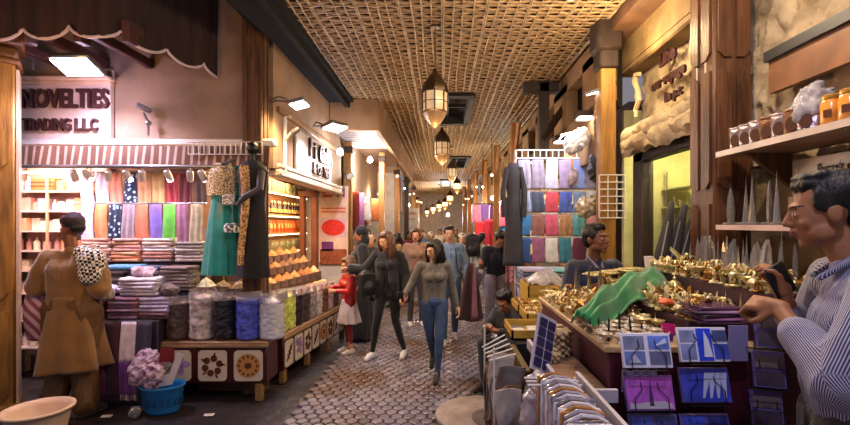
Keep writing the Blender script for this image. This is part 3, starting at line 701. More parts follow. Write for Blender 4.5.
# ============================================================= LEFT: spice shop
RED = M('stall_red', '#3e1413', rough=.35, var=.3, scale=4)
CREAM = M('panel_cream', '#cfc4b4', rough=.35, var=.05)
BERRY = M('print_brown', '#5a2a1a', rough=.5, var=.4, scale=60)
COOK = M('print_tan', '#b9854a', rough=.5, var=.4, scale=60)
PURP = M('print_purple', '#9a83b4', rough=.5, var=.4, scale=40)
def rrect(w, h, c, n=5):
    p = []
    for sx, sz, a0 in ((1, 1, 0), (-1, 1, PI/2), (-1, -1, PI), (1, -1, 1.5*PI)):
        for i in range(n+1):
            a = a0+PI/2*i/n; p.append((sx*(w/2-c)+c*math.cos(a), sz*(h/2-c)+c*math.sin(a)))
    return p
def panel(parent, x, z, w, h, kind, face=-1, y=0, T=None):
    T = T or Matrix.Identity(4)
    g = MB(); g.prism(rrect(w, h, w*.14), .01, T @ Matrix.Translation((x, y, z))); o = ob('picture_panel', g, CREAM, parent)
    g = MB(); r = h*.11
    TT = T @ Matrix.Translation((x, y-.007, z))
    def disc(a, b, r, s=1.0, rot=0):
        g.prism([(a+r*math.cos(q*PI/6)*math.cos(rot)-r*s*math.sin(q*PI/6)*math.sin(rot), b+r*math.cos(q*PI/6)*math.sin(rot)+r*s*math.sin(q*PI/6)*math.cos(rot)) for q in range(12)], .004, TT)
    if kind == 'berries':
        for i in range(6): a = i*PI/3+.3; disc(.26*w*math.cos(a), .24*h*math.sin(a), r)
        for i in range(5): a = i*PI*2/5+.1; disc(.36*w*math.cos(a), .36*h*math.sin(a), r*.8, .35, a)
        m = BERRY
    elif kind == 'flower':
        for i in range(5): a = i*PI*2/5; disc(.08*w+.2*w*math.cos(a), .05*h+.2*h*math.sin(a), r*1.7, .6, a)
        for i in range(5): a = i*PI*2/5+.5; disc(-.25*w+.1*w*math.cos(a), .25*h+.1*h*math.sin(a), r*.9, .6, a)
        m = PURP
    elif kind == 'cookie':
        disc(0, 0, h*.4); m = COOK
    elif kind == 'leaf':
        for i in range(7): disc(-.2*w+.07*w*i, -.2*h+.07*h*i, r*1.2, .4, PI/4+(i % 2)*1.5)
        m = BERRY
    ob('print', g, m, o)
    if kind == 'cookie':
        g = MB()
        for i in range(12): a = i*PI/6; g.prism([(.3*h*math.cos(a)+.04*h*math.cos(q*PI/3), .3*h*math.sin(a)+.05*h*math.sin(q*PI/3)) for q in range(6)], .008, TT)
        g.prism([(.12*h*math.cos(q*PI/5), .1*h*math.sin(q*PI/5)) for q in range(10)], .008, TT)
        ob('print_detail', g, BERRY, o)
def stall_unit(name, label, loc, rz, w, d, z0, z1, kinds, legs):
    t = thing(name, label, 'stall', loc, rz)
    g = MB(); g.box((0, d/2, (z0+z1)/2), (w, d, z1-z0), bev=.01); ob('body', g, RED, t)
    g = MB(); g.box((0, d/2, z1+.015), (w+.04, d+.04, .035), bev=.008); g.box((0, -.01, z1-.01), (w+.04, .03, .03), bev=.005); ob('top_board', g, M('stall_wood', '#8d6d4e', rough=.45, var=.35, scale=6, stretch=(1, 6, 6)), t)
    k = len(kinds); pw = w/k
    for i, kd in enumerate(kinds): panel(t, -w/2+pw*(i+.5), (z0+z1)/2-.01, pw*.8, (z1-z0)*.78, kd, y=-.006)
    for lx in legs:
        g = MB(); g.box((lx, .03, z0/2), (.07, .06, z0), bev=.006); ob('leg', g, M('leg_wood', '#8a6a3c', rough=.5, var=.3), t)
    return t
stall_unit('spice_stall', 'dark red front counter with printed flower, berry and cookie panels', (-2.22, 4.36, 0), 0, 1.04, .3, .17, .55, ['flower', 'berries', 'cookie'], [-.48, .44])
S0 = Vector((-1.70, 4.82)); S1 = Vector((-1.46, 6.75)); sd = (S1-S0); sl = sd.length; sa_ = math.atan2(sd.y, sd.x)
mid = (S0+S1)/2
stall_unit('spice_stall', 'long dark red side counter with small picture panels along the street', (mid.x, mid.y, 0), sa_, sl, .34, .14, .5, ['leaf', 'flower', 'berries', 'leaf', 'cookie', 'berries', 'leaf', 'cookie'], [-sl/2+.05, -.3, .35, sl/2-.05])
# raised back tiers
nrm = Vector((-math.sin(sa_), math.cos(sa_)))   # away from the street
if nrm.x > 0: nrm = -nrm
su = sd.normalized()
t = thing('spice_tiers', 'stepped wooden tiers behind the sweet bags holding spice bins', 'stand', (mid.x, mid.y, 0), sa_)
TW = M('tier_wood', '#5a4030', rough=.6, var=.3)
g = MB()
for k, (o0, hh) in enumerate(((.44, .93), (.60, 1.08), (.76, 1.21))): g.box((0, o0, hh/2), (sl, .155, hh), bev=.006)
ob('steps', g, TW, t)
t = thing('spice_tiers', 'low wooden step behind the front row of sweet bags holding spice trays', 'stand', (-2.2, 4.66, 0))
g = MB(); g.box((-.07, .15, .485), (.5, .16, .97), bev=.006); g.box((-.07, .02, .43), (.5, .1, .86), bev=.006); ob('steps', g, TW, t)
# bags of sweets
def pebbly(r, h, seed, cell=.03, amp=.012, n=40, m=34, taper=.04):
    g = MB(); prof = []
    vs = []; fs = []
    for j in range(m+1):
        v = j/m; z = h*v
        rr = r*(1-taper*abs(v-.4))*(1 if v < .93 else 1-((v-.93)/.07)**2*.9)
        if v < .05: rr *= .8+.2*v/.05
        for i in range(n):
            a = 2*PI*i/n; p = Vector((rr*math.cos(a), rr*math.sin(a), z))
            d = noise.cell_vector(p*(1/cell)+Vector((seed, 0, 0))) ; dd = noise.voronoi(p*(1/cell)+Vector((seed, seed, 0)))[0][0]
            k = 1+(amp*(.6-dd)*1.6)/r+ .03*noise.noise(p*9+Vector((seed, 1, 0)))
            vs.append((p.x*k, p.y*k, z+amp*.4*(.5-dd)*(v > .9)))
    for j in range(m):
        for i in range(n): fs.append((j*n+i, j*n+(i+1) % n, (j+1)*n+(i+1) % n, (j+1)*n+i))
    fs.append(tuple(range(n))[::-1]); fs.append(tuple(m*n+i for i in range(n))); g.add(vs, fs); return g
def sweetmat(c): return M('sweets_'+c[1:], c, rough=.18, var=.12 if c == '#c3c2d2' else .55, scale=22, coat=.6, detail=2)
def bag(x, y, z, r, h, c, label, seed, cell=.032, group='bags of sweets and spices along the stall'):
    t = thing('sweet_bag', label, 'bag', (x, y, z), group=group)
    ob('contents', pebbly(r, h*.93, seed, cell), sweetmat(c), t, smooth=True)
    g = MB(); g.lathe([(r*1.02, h*.84), (r*1.07, h*.92), (r*1.0, h), (r*1.03, h*1.04)], 28, cap=False, fold=lambda a, q: 1+.04*q*math.sin(a*7+seed)); ob('plastic_rim', g, PLASTIC, t, smooth=True)
    return t
ZF = .585
for px, r, h, c, lb, cell in ((180, .12, .42, '#4a3a34', 'dark brown sweet bag next to the scarves', .04), (203, .12, .47, '#b8aaa8', 'tall bag of large pale white sweets', .055), (226, .115, .46, '#1c1820', 'tall bag of shiny black sweets', .035), (249, .12, .46, '#4a58c0', 'tall bag of small bright blue sweets', .02), (272, .115, .42, '#c3c2d2', 'smooth bag of fine white sugar sweets', .016)):
    d = 4.47; bag((px-VX)/F*d, d, ZF, r, h, c, lb, px, cell)
side = [('#b8c060', 'yellow-green', .03), ('#c0cc66', 'lime yellow', .03), ('#2c2530', 'black', .035), ('#43383c', 'dark', .035), ('#8d8888', 'grey', .03), ('#b8b0ae', 'pale grey', .03), ('#6a4a3a', 'brown', .03), ('#c7a4a0', 'pink', .03), ('#5a3c34', 'dark brown', .03), ('#c0a8a4', 'whitish pink', .03)]
ps = ['beside the white bag', 'next along the side counter', 'third on the side counter', 'fourth on the side counter', 'fifth on the side counter', 'sixth on the side counter', 'seventh on the side counter', 'close to the girl in red', 'by the girl in red', 'last on the side counter']
for i, (c, nm, cell) in enumerate(side):
    p = S0+su*(.1+i*.2)+nrm*.11; bag(p.x, p.y, .53, .098, .44-.012*i, c, f'{nm} bag of sweets {ps[i]}', i*7+3, cell)
# spice bins with heaped cones
def cone_mesh(r, h, seed):
    g = MB(); n = 28; m = 10; vs = []; fs = []
    for j in range(m+1):
        q = j/m
        for i in range(n):
            a = 2*PI*i/n; rr = r*(1-q)**1.0; p = Vector((rr*math.cos(a), rr*math.sin(a), h*q*(1-.15*q)))
            k = .012*noise.noise(p*30+Vector((seed, 0, 0))); vs.append((p.x, p.y, p.z+k))
    fs = [(j*n+i, j*n+(i+1) % n, (j+1)*n+(i+1) % n, (j+1)*n+i) for j in range(m) for i in range(n)]
    g.add(vs, fs); return g
cone_me = [cone_mesh(.095, .085, s) for s in range(4)]
binm = MB()
for s in ((-1, 0), (1, 0), (0, -1), (0, 1)):
    binm.box((s[0]*.095, s[1]*.095, .05), (.008 if s[0] else .198, .008 if s[1] else .198, .1))
binm.box((0, 0, .005), (.19, .19, .01)); binm.box((0, 0, .085), (.18, .18, .01))
BINM = M('bin_clear', '#6a5348', rough=.3, var=.2)
sp = [('#b98a52', 'ochre'), ('#a8703a', 'cinnamon brown'), ('#c7a474', 'pale tan'), ('#8d5a30', 'nut brown'), ('#b07a4a', 'ginger'), ('#d0b080', 'straw'), ('#7a5a3c', 'dark tea'), ('#c09058', 'golden')]
def spice(x, y, z, rz, c, label, s=1.0, hs=1.0, group='bins of loose spice on the side tiers'):
    t = thing('spice_bin', label, 'bin', (x, y, z), rz, group); t.scale = (s, s, s)
    ob('tray', binm, BINM, t); o = ob('heap', pick(cone_me), M('spice_'+c[1:], c, rough=.9, var=.4, scale=45, bump=.8, bscale=80), t, loc=(0, 0, .088), smooth=True); o.scale = (1, 1, hs); tag(o, kind=None); return t
for px, py, d, c, nm, s, hs in ((186, 292, 4.58, '#8a7c66', 'greyish seed', .8, .8), (206, 283, 4.66, '#a8a890', 'pale green herb', 1.1, 1.3), (212, 296, 4.52, '#9aa884', 'sage green herb cone', .95, 1.3), (240, 290, 4.6, '#b06a34', 'orange-brown spice cone', 1.05, 1.4), (258, 291, 4.64, '#8a7a68', 'grey-brown seed', .95, 1.2), (223, 277, 4.78, '#6c5c44', 'dark herb', .95, 1.0)):
    p = at(px, py, d); z0 = .862 if d < 4.61 else .972
    spice(min(p.x, -2.09), p.y, z0, 0, c, f'bin heaped with {nm} behind the tall front bags', s, hs, 'bins behind the front bags')
ordn = ['first', 'second', 'third', 'fourth', 'fifth', 'sixth', 'seventh', 'eighth', 'ninth', 'tenth', 'eleventh']
for r_, (o0, zz) in enumerate(((.30, .80), (.44, .93), (.60, 1.08), (.76, 1.21))):
    if r_ == 0: continue
    for i in range(9):
        p = S0+su*(.12+i*.215)+nrm*o0; c, nm = pick(sp)
        if r_ == 3 and p.x < -2.22: pass
        spice(p.x, p.y, zz+.002, sa_, c, f'bin of {nm} spice, {ordn[i]} along the {["", "lowest", "middle", "topmost"][r_]} side tier', .84, random.uniform(1.2, 1.9))
tray = folded(.2, .15, .03)
for i in range(9):   # small packets in front of the bins, over the bag tops
    p = S0+su*(.15+i*.215)+nrm*.31; c, nm = pick(sp)
    g = MB(); g.box((0, 0, .13), (.15, .12, .26), bev=.02)
    for q in range(14): g.ell((random.uniform(-.05, .05), random.uniform(-.04, .04), .27), (.022, .022, .018), n=8)
    o = ob('spice_sack', g, M('sack_'+c[1:], c, rough=.85, var=.4, scale=25, bump=.6), loc=(p.x, p.y, .537+.02), rz=sa_, sc=(1, 1, 1.15), smooth=True); tag(o, f'{nm} sack of dried goods, {ordn[i]} behind the side counter bags', 'sack', 'sacks behind the side bags')
# inner shelves with light strips
t = thing('wall_shelving', 'lit wooden shelving of jars and packs inside the spice shop', 'shelf unit', (-2.5, 6.7, 0), R(90))
g = MB(); g.box((0, .1, 1.2), (2.6, .03, 2.3)); ob('back_panel', g, M('shelf_back2', '#9c6c44', rough=.6), t)
LZ = [1.3, 1.58, 1.85, 2.18]
for z in LZ:
    g = MB(); g.box((0, -.01, z), (2.6, .2, .025), bev=.004); ob('shelf', g, M('shelf_wood', '#a87a50', rough=.4, var=.3), t)
    g = MB(); g.box((0, -.1, z-.02), (2.55, .014, .012)); ob('light_strip', g, M('strip_warm2', '#ffd9a0', emis=7, var=0), t)
def jar_thing():
    t = thing('spice_jar', '', 'jar')
    g = MB(); g.lathe([(.045, 0), (.05, .01), (.05, .12), (.04, .14)], 14); ob('jar_body', g, M('jar_body', '#7d7d5c', rough=.2, var=.4, scale=18, coat=.5), t)
    g = MB(); g.lathe([(.043, .14), (.043, .165), (.03, .17)], 14); ob('lid', g, M('jar_lid', '#b9a478', rough=.3, metal=.5), t); return t
def bottle_thing():
    t = thing('oil_bottle', '', 'bottle')
    g = MB(); g.lathe([(.035, 0), (.04, .01), (.04, .1), (.018, .14), (.016, .17)], 14); ob('bottle_body', g, M('bottle_dark', '#1d1618', rough=.12, coat=.6), t)
    g = MB(); g.lathe([(.018, .17), (.018, .2), (.01, .205)], 12); ob('cap', g, GOLD, t)
    g = MB(); g.lathe([(.0405, .03), (.0405, .085)], 14, cap=False); ob('paper_label', g, M('label_gold', '#c9a25c', rough=.4), t); return t
def pack_thing():
    t = thing('tea_pack', '', 'packet')
    g = MB(); g.box((0, 0, .09), (.1, .06, .18), bev=.008); ob('carton', g, M('carton_orange', '#c4521c', rough=.4, var=.25), t)
    g = MB(); g.box((0, -.032, .1), (.06, .004, .07)); ob('front_patch', g, M('patch', '#e2b06a', rough=.4), t); return t
for kd, (fn, z, lb) in enumerate(((jar_thing, 2.193, 'olive glass jar with gold lid on the top lit shelf of the spice shop'), (bottle_thing, 1.863, 'dark bottle with gold cap on the second lit shelf of the spice shop'), (pack_thing, 1.593, 'orange carton on the third lit shelf of the spice shop'), (jar_thing, 1.313, 'glass jar on the lowest lit shelf of the spice shop'))):
    a = fn(); a.location = (-2.48, 5.5, z); a.rotation_euler.z = R(90); g_ = ['jars on the top spice shop shelf', 'bottles on the second shelf', 'cartons on the third shelf', 'jars on the lowest shelf'][kd]
    tag(a, lb, group=g_)
    for i in range(1, 20): dup(a, (-2.48+random.uniform(-.02, .02), 5.5+i*.127, z), label=lb, group=g_)
lamp('AREA', (-2.15, 6.5, 2.25), 45, '#ffce9a', 1.2, rot=(0, R(35), 0)); lamp('AREA', (-2.3, 5.1, 2.3), 30, '#ffcf98', .6, rot=(R(-20), 0, 0))
# door frame and banner
t = thing('door_frame', 'dark red-brown wooden door frame between the spice shelving and banner', 'door frame', (-2.2, 7.5, 0))
g = MB(); g.box((-.12, 0, 1.1), (.08, .14, 2.2), bev=.01); g.box((.08, 0, 1.1), (.09, .14, 2.2), bev=.01); ob('jamb', g, M('frame_redbrown', '#6a3820', rough=.5, var=.3), t)
g = MB(); g.box((-.02, 0, 2.22), (.32, .16, .1), bev=.01); ob('head', g, M('frame_redbrown', '#6a3820'), t)
t = thing('saffron_banner', 'tall pale banner with red saffron picture and orange lettering', 'banner', (-1.935, 8.03, -.07)); t.scale = (1.04, 1, 1.04)
g = MB(); g.box((0, 0, 1.72), (.5, .03, 1.3)); ob('sheet', g, M('banner_white', '#d8b8a4', rough=.5), t)
O_ = M('banner_orange', '#d2572c', rough=.5); P_ = M('banner_purple', '#6a2a6a', rough=.5)
g = MB()
for i, z in enumerate((2.33, 2.27, 2.2)): g.prism([(-.2, z-.02), (-.02, z-.02), (0, z+.01), (-.17, z+.02)], .006, Matrix.Translation((0, -.018, 0)))
ob('orange_mark', g, O_, t)
g = MB(); g.box((.08, -.018, 2.27), (.03, .006, .18)); g.box((.18, -.018, 2.27), (.03, .006, .18)); g.box((.13, -.018, 2.26), (.1, .006, .03)); ob('purple_letter', g, P_, t)
g = MB(); g.box((0, -.018, 1.99), (.42, .006, .025)); g.box((0, -.018, 1.93), (.42, .006, .025)); ob('caption_bar', g, O_, t)
g = MB(); g.prism(rrect(.44, .34, .04), .006, Matrix.Translation((0, -.018, 1.66))); ob('photo', g, M('banner_photo', '#c9a8b4', rough=.4), t)
g = MB(); g.prism([(.2*math.cos(i*PI/10), .14*math.sin(i*PI/10)) for i in range(20)], .006, Matrix.Translation((0, -.023, 1.66))); ob('red_saffron', g, M('saffron_red', '#d2281c', rough=.5, var=.4, scale=30), t)
g = MB(); g.prism(rrect(.2, .16, .01), .006, Matrix.Translation((-.1, -.018, 1.34))); ob('small_photo', g, P_, t)
g = MB(); g.prism(rrect(.46, .26, .01), .006, Matrix.Translation((0, -.018, 1.16))); ob('brown_strip', g, M('strip_brown', '#8d4a2c', rough=.5, var=.5, scale=20), t)
# raised dark lettering on second shop fascia
t = thing('shop_sign', 'raised dark lettering in two scripts on the pale fascia of the spice shop', 'sign', (-1.775, 6.2, 2.62), R(90))
g = MB(); g.box((.1, .0, 0), (1.7, .03, .52), bev=.005); ob('board', g, M('fascia_pale', '#c2b4a6', rough=.5, var=.15), t)
text('lettering', 'l  i  Gallin', .34, LET, t, (.3, -.03, .1), depth=.02, sx=.9, bold=.006)
text('lettering', '& Co  Ntd', .22, LET, t, (.3, -.03, -.14), depth=.02, sx=.9, bold=.004)
t = thing('wall_pipe', 'white pipe lamp arm fixed beside the spice shop sign', 'pipe', (-1.76, 5.05, 2.3))
g = MB(); g.tube([(0, 0, 0), (0, 0, .62), (.06, 0, .62)], .02, 8); g.tube([(0, 0, .35), (.1, -.1, .42)], .015, 8); ob('pipe', g, WHITE, t); g = MB(); g.lathe([(.02, 0), (.035, .03), (.03, .1)], 12, T=Matrix.Translation((.1, -.1, .42)) @ Matrix.Rotation(R(60), 4, 'Y')); ob('head', g, METAL, t)
# ============================================================= floor objects left
t = thing('plastic_basin', 'large cream plastic basin on the ground below the man in brown', 'basin', (-2.98, 3.32, 0)); t.scale = (.84, .84, 1.06)
g = MB(); g.lathe([(.001, .0), (.13, .0), (.16, .02), (.22, .26), (.235, .32), (.26, .335), (.265, .325), (.262, .345), (.235, .345), (.215, .31), (.15, .06), (.001, .05)], 44, cap=False); ob('bowl', g, M('basin_cream', '#d3b79c', rough=.35, var=.08), t, smooth=True)
t = thing('plastic_basket', 'blue plastic basket full of bundled scarves on the ground', 'basket', (-2.57, 4.14, 0))
g = MB(); g.lathe([(.001, 0), (.14, 0), (.15, .02), (.185, .22), (.2, .235), (.2, .25), (.185, .25), (.17, .22), (.135, .03), (.001, .02)], 36, cap=False, sq=.75); ob('tub', g, M('basket_blue', '#1f6fae', rough=.35, var=.2), t, smooth=True)
for i in range(16):
    a = 2*PI*i/16; g = MB(); g.box((.0, 0, 0), (.03, .012, .06), Matrix.Translation((.169*math.cos(a), .169*.75*math.sin(a), .11)) @ Matrix.Rotation(a+PI/2, 4, 'Z')); ob('slot', g, M('basket_blue_dark', '#123f70', rough=.5), t)
crumple('scarf_bundle', (-2.66, 4.12, .24), (.2, .13, .32), pattern('mauvefloral', 'voronoi', '#7c4a68', '#b9a0b4', 18, .7, thresh=.4), 'mauve patterned scarf bundle heaped in the blue basket', 'scarf', 12, wr=.03)
t = thing('paper_sign', 'white and red folded card sticking out of the blue basket', 'card', (-2.50, 4.06, .25), R(10))
g = MB(); g.prism([(-.1, 0), (.06, .02), (.16, .28), (.1, .3), (.04, .12), (-.02, .1)], .012); ob('card', g, M('card_white', '#c9c2cc', rough=.4), t)
g = MB(); g.prism([(-.06, .22), (.06, .22), (.07, .33), (-.05, .34)], .012, Matrix.Translation((0, .03, 0))); ob('red_flap', g, M('card_red', '#7a1f26', rough=.4), t)
t = thing('glass_bauble', 'small clear faceted glass ornament on the ground by the blue basket', 'ornament', (-2.73, 4.0, 0))
g = MB(); g.ell((0, 0, .05), .05, n=8); ob('ball', g, GLASS, t, smooth=False); g = MB(); g.lathe([(.03, 0), (.03, .012)], 12); ob('foot', g, METAL, t)
for x, y in ((-3.0, 4.02), (-2.1, 4.05)):
    g = MB(); g.prism([(-.05, -.02), (.04, -.03), (.05, .02), (-.03, .03)], .004, Matrix.Rotation(PI/2, 4, 'X')); tag(ob('paper_scrap', g, WHITE, loc=(x, y, .003)), 'scrap of white paper on dark ground '+('near the counter scarves' if x < -2.5 else 'before the berry panel'), 'paper')
# ============================================================= lanterns down the middle
LBR = M('lantern_bronze', '#4a3826', rough=.4, metal=.6, var=.3)
LPG = M('lantern_glass', '#e8c79a', rough=.3, emis=.2, var=.1)
LPGF = M('lantern_glass_lit', '#ffd9a0', rough=.3, emis=2, var=.1)
def lantern(loc, label, glassm, s=1.0):
    t = thing('hanging_lantern', label, 'lantern', loc, group=None)
    oct8 = lambda a, q: 1
    g = MB(); g.lathe([(.13, .18), (.135, .2), (.12, .26), (.07, .34), (.03, .38), (.02, .42), (.001, .43)][::1], 8); ob('roof', g, LBR, t)
    g = MB(); g.lathe([(.11, -.02), (.122, 0), (.122, .18), (.11, .2)], 8); ob('glass', g, glassm, t)
    g = MB()
    for i in range(8):
        a = 2*PI*i/8; g.cyl((.125*math.cos(a), .125*math.sin(a), -.02), (.125*math.cos(a), .125*math.sin(a), .2), .008, n=6)
    g.lathe([(.118, -.02), (.132, -.01), (.118, 0)], 8); g.lathe([(.118, .08), (.13, .086), (.118, .092)], 8)
    ob('frame', g, LBR, t)
    g = MB(); g.lathe([(.001, -.17), (.02, -.16), (.06, -.12), (.1, -.06), (.118, -.02)], 8); ob('bottom_bowl', g, M('lantern_bowl', '#8d7150', rough=.35, metal=.3, emis=.15), t)
    g = MB(); pts = [(0, 0, .42), (0, 0, CZ-loc[2])]
    g.tube(pts, .006, 6); g.lathe([(.05, 0), (.05, .02), (.02, .03)], 12, c=(0, 0, CZ-loc[2]-.04)); ob('hanging_rod', g, LBR, t)
    t.scale = (s, s, 1)
    return t
LL = [(435, 101, 4.5, 'large bronze lantern with pale panes, closest of the row and hung lowest'), (442, 148, 7.1, 'bronze lantern with cream panes, second in the row'),
      (452, 172, 11.6, 'bronze lantern third in the row under the woven ceiling'), (457, 186, 15.5, 'bronze lantern fourth in the row, hung slightly right of the others'),
      (450, 198, 18, 'glowing lantern fifth in the row'), (445, 204, 20.5, 'glowing lantern sixth in the row'), (439, 206, 22.5, 'glowing lantern seventh in the row'), (433, 209, 25, 'glowing lantern eighth in the row'), (427, 212, 28, 'glowing lantern at the far end of the row')]
for i, (px, py, d, lb) in enumerate(LL):
    p = at(px, py, d); lantern((p.x, p.y, p.z-.1), lb, LPG if i < 3 else LPGF, 1.0)
    if i >= 1: lamp('POINT', (p.x, p.y, p.z-.45), 26 if i < 3 else 40, '#ffcf92', .12)
lamp('POINT', (at(435, 101, 4.5)).xyz+Vector((0, 0, -.5)), 20, '#ffcf92', .12)
# ============================================================= RIGHT: souvenir table
BURG = M('cloth_burgundy', '#4a0f24', rough=.6, var=.3, scale=4)
t = thing('souvenir_table', 'long tiered souvenir table with a burgundy front and trays of gold trinkets', 'table', (0, 0, 0))
g = MB(); g.box((1.215, 2.62, .58), (.98, 1.30, 1.16), bev=.01); ob('front_cloth', g, BURG, t)
g = MB(); g.box((1.215, 2.62, 1.175), (1.02, 1.34, .03), bev=.006)
ob('tabletop', g, M('table_cream', '#b89a72', rough=.4, var=.3, scale=8), t)
g = MB(); g.box((1.41, 2.65, 1.23), (.6, 1.22, .1), bev=.006); g.box((1.58, 2.58, 1.34), (.26, 1.16, .13), bev=.006)
ob('riser', g, M('riser_plum', '#3c1a24', rough=.7, var=.4, scale=8), t)
t = thing('souvenir_table', 'rear souvenir table between the seller and the lit shop window', 'table', (1.74, 3.75, 0))
g = MB(); g.box((0, 0, .59), (.5, .88, 1.18), bev=.01); ob('body', g, BURG, t); g = MB(); g.box((0, 0, 1.2), (.52, .9, .03)); ob('tabletop', g, M('table_cream', '#b89a72'), t)
# souvenirs
def g_tower():
    g = MB(); rr = .022
    prof = [(rr, 0), (rr, .01), (.013, .012)]
    z = .012
    for k in range(6): r0 = .013*(1-k/6.5); prof += [(r0, z), (r0*.9, z+.018)]; z += .018
    prof += [(.002, z), (.0005, z+.03)]; g.lathe(prof, 8); return g
def g_camel():
    g = MB(); g.box((0, 0, .004), (.05, .025, .008), bev=.002); g.ell((0, 0, .035), (.02, .009, .011), n=8); g.ell((0, 0, .046), (.008, .006, .008), n=8)
    g.tube([(.017, 0, .036), (.027, 0, .04), (.029, 0, .055)], [.005, .004, .003], 6); g.ell((.033, 0, .057), (.007, .004, .004), n=6)
    for x in (-.013, .013):
        for y in (-.005, .005): g.tube([(x, y, .03), (x, y, .006)], [.003, .002], 5)
    return g
def g_lamp():
    g = MB(); g.lathe([(.014, 0), (.012, .004), (.005, .01), (.016, .02), (.02, .028), (.014, .038), (.004, .044), (.005, .05), (.001, .056)], 12)
    g.tube([(.015, 0, .025), (.032, 0, .03), (.042, 0, .042)], [.006, .004, .003], 6); g.tube([(-.016, 0, .033), (-.032, 0, .036), (-.03, 0, .022), (-.017, 0, .02)], .0022, 5); return g
def g_bird():
    g = MB(); g.lathe([(.018, 0), (.016, .006), (.006, .012), (.004, .02)], 10); g.ell((0, 0, .034), (.018, .008, .01), n=8); g.ell((.017, 0, .045), .006, n=6)
    for s in (-1, 1): g.add([(0, s*.004, .036), (.012, s*.004, .038), (-.006, s*.034, .068), (-.02, s*.028, .058), (-.012, s*.004, .03)], [(0, 1, 2, 3, 4)]); g.add([(0, s*.002, .032), (.012, s*.002, .034), (-.006, s*.032, .066), (-.02, s*.026, .056), (-.012, s*.002, .028)], [(4, 3, 2, 1, 0)])
    g.tube([(-.015, 0, .034), (-.034, 0, .028)], [.006, .003], 5, flat=.4); return g
def g_palm():
    g = MB(); g.lathe([(.018, 0), (.016, .008), (.004, .01), (.003, .05), (.003, .055)], 8)
    for i in range(7):
        a = 2*PI*i/7; g.tube([(0, 0, .055), (.014*math.cos(a), .014*math.sin(a), .063), (.026*math.cos(a), .026*math.sin(a), .05)], [.003, .004, .001], 4, flat=.4)
    return g
def g_dish():
    g = MB(); g.lathe([(.012, 0), (.014, .004), (.004, .008), (.004, .02), (.024, .03), (.03, .04), (.028, .04), (.018, .028), (.001, .024)], 14); return g
SPEC = [(g_tower, 'tower', 'tower_figurine'), (g_camel, 'camel', 'camel_figurine'), (g_lamp, 'oil lamp', 'lamp_trinket'), (g_bird, 'spread-winged bird', 'bird_figurine'), (g_palm, 'palm tree', 'palm_figurine'), (g_dish, 'footed dish', 'trinket_dish')]
GMS = []
GOLD2 = M('gold_pale', '#e0cb9c', rough=.35, metal=.35, var=.25, scale=30); GOLD3 = M('gold_deep', '#a87c3c', rough=.35, metal=.65, var=.3, scale=30)
PEWT = M('ivory_trinket', '#c9bba6', rough=.35, metal=.2, var=.25, scale=30)
for fn, nm, on in SPEC:
    g = fn(); GMS.append([g.mesh(on, mt, 'auto') for mt in (GOLD, GOLD2, GOLD3)])
def souvenirs(x0, x1, y0, y1, z, step, where, kinds=range(6), s=(1.0, 1.5), skip=None):
    n = 0; x = x0
    while x < x1:
        y = y0
        while y < y1:
            xx = x+random.uniform(-.25, .25)*step; yy = y+random.uniform(-.25, .25)*step
            if not (skip and skip(xx, yy)):
                k = pick(list(kinds)); o = link(SPEC[k][2], pick(GMS[k]), loc=(xx, yy, z), rz=random.uniform(0, 6.28), sc=random.uniform(*s)*(.5 if k == 0 else 1))
                tag(o, f'small gold {SPEC[k][1]} figurine among others {where}', 'figurine', f'gold {SPEC[k][1]} figurines {where}'); n += 1
            y += step
        x += step
    return n
random.seed(21)
sk = lambda x, y: (abs(x-1.02) < .07 and y < 2.2) or (x < .98 and y < 2.46) or y < 2.0+.0*x
N = souvenirs(.74, 1.08, 2.0, 3.26, 1.191, .056, 'on the lowest tier by the green cloth', skip=sk)
N += souvenirs(1.13, 1.44, 2.07, 3.24, 1.281, .056, 'on the middle tier of the table')
N += souvenirs(1.47, 1.70, 2.02, 3.15, 1.406, .056, 'on the top tier beneath the crystal towers', s=(1.1, 1.7), kinds=(1, 2, 3, 4, 5))
N += souvenirs(1.53, 1.96, 3.3, 4.2, 1.217, .085, 'on the rear table by the shop window', s=(1.4, 2.0), skip=lambda x, y: x > 1.72 and y < 3.25)
print('gold', N)
# row of ivory trinkets with dark sticks at the street corner of the table
for i in range(6):
    for j in range(6):
        o = ob('ivory_trinket', g_lamp() if (i+j) % 2 else g_dish(), PEWT, loc=(.73+i*.05+random.uniform(-.008, .008), 2.0+j*.085, 1.191), rz=random.uniform(0, 6), sc=1.1)
        tag(o, 'small ivory-coloured trinket on the table corner nearest the postcards', 'trinket', 'ivory trinkets on the table corner')
for i in range(4):
    for j in range(3):
        g = MB(); g.lathe([(.009, 0), (.006, .006), (.004, .05), (.006, .054), (.004, .06), (.001, .075)], 8)
        tag(ob('needle_tower', g, BLACK, loc=(.755+i*.05, 2.04+j*.13, 1.191), sc=1.1), 'thin black tower figurine standing among the ivory trinkets', 'figurine', 'black needle towers')
# big gold camels and vessels near the wall
for x, y, k, s, lb in ((1.42, 2.75, 2, 2.2, 'larger gold oil lamp on the middle tier'), (1.6, 2.98, 3, 2.4, 'larger gold bird figurine before the pillar'), (1.5, 2.3, 5, 2.1, 'larger gold footed dish by the customer hand'), (1.3, 3.2, 2, 2.2, 'gold oil lamp beside the green cloth top')):
    o = link(SPEC[k][2], GMS[k][0], loc=(x, y, 1.406 if x > 1.44 else 1.281), rz=.6, sc=s); tag(o, lb, 'figurine')
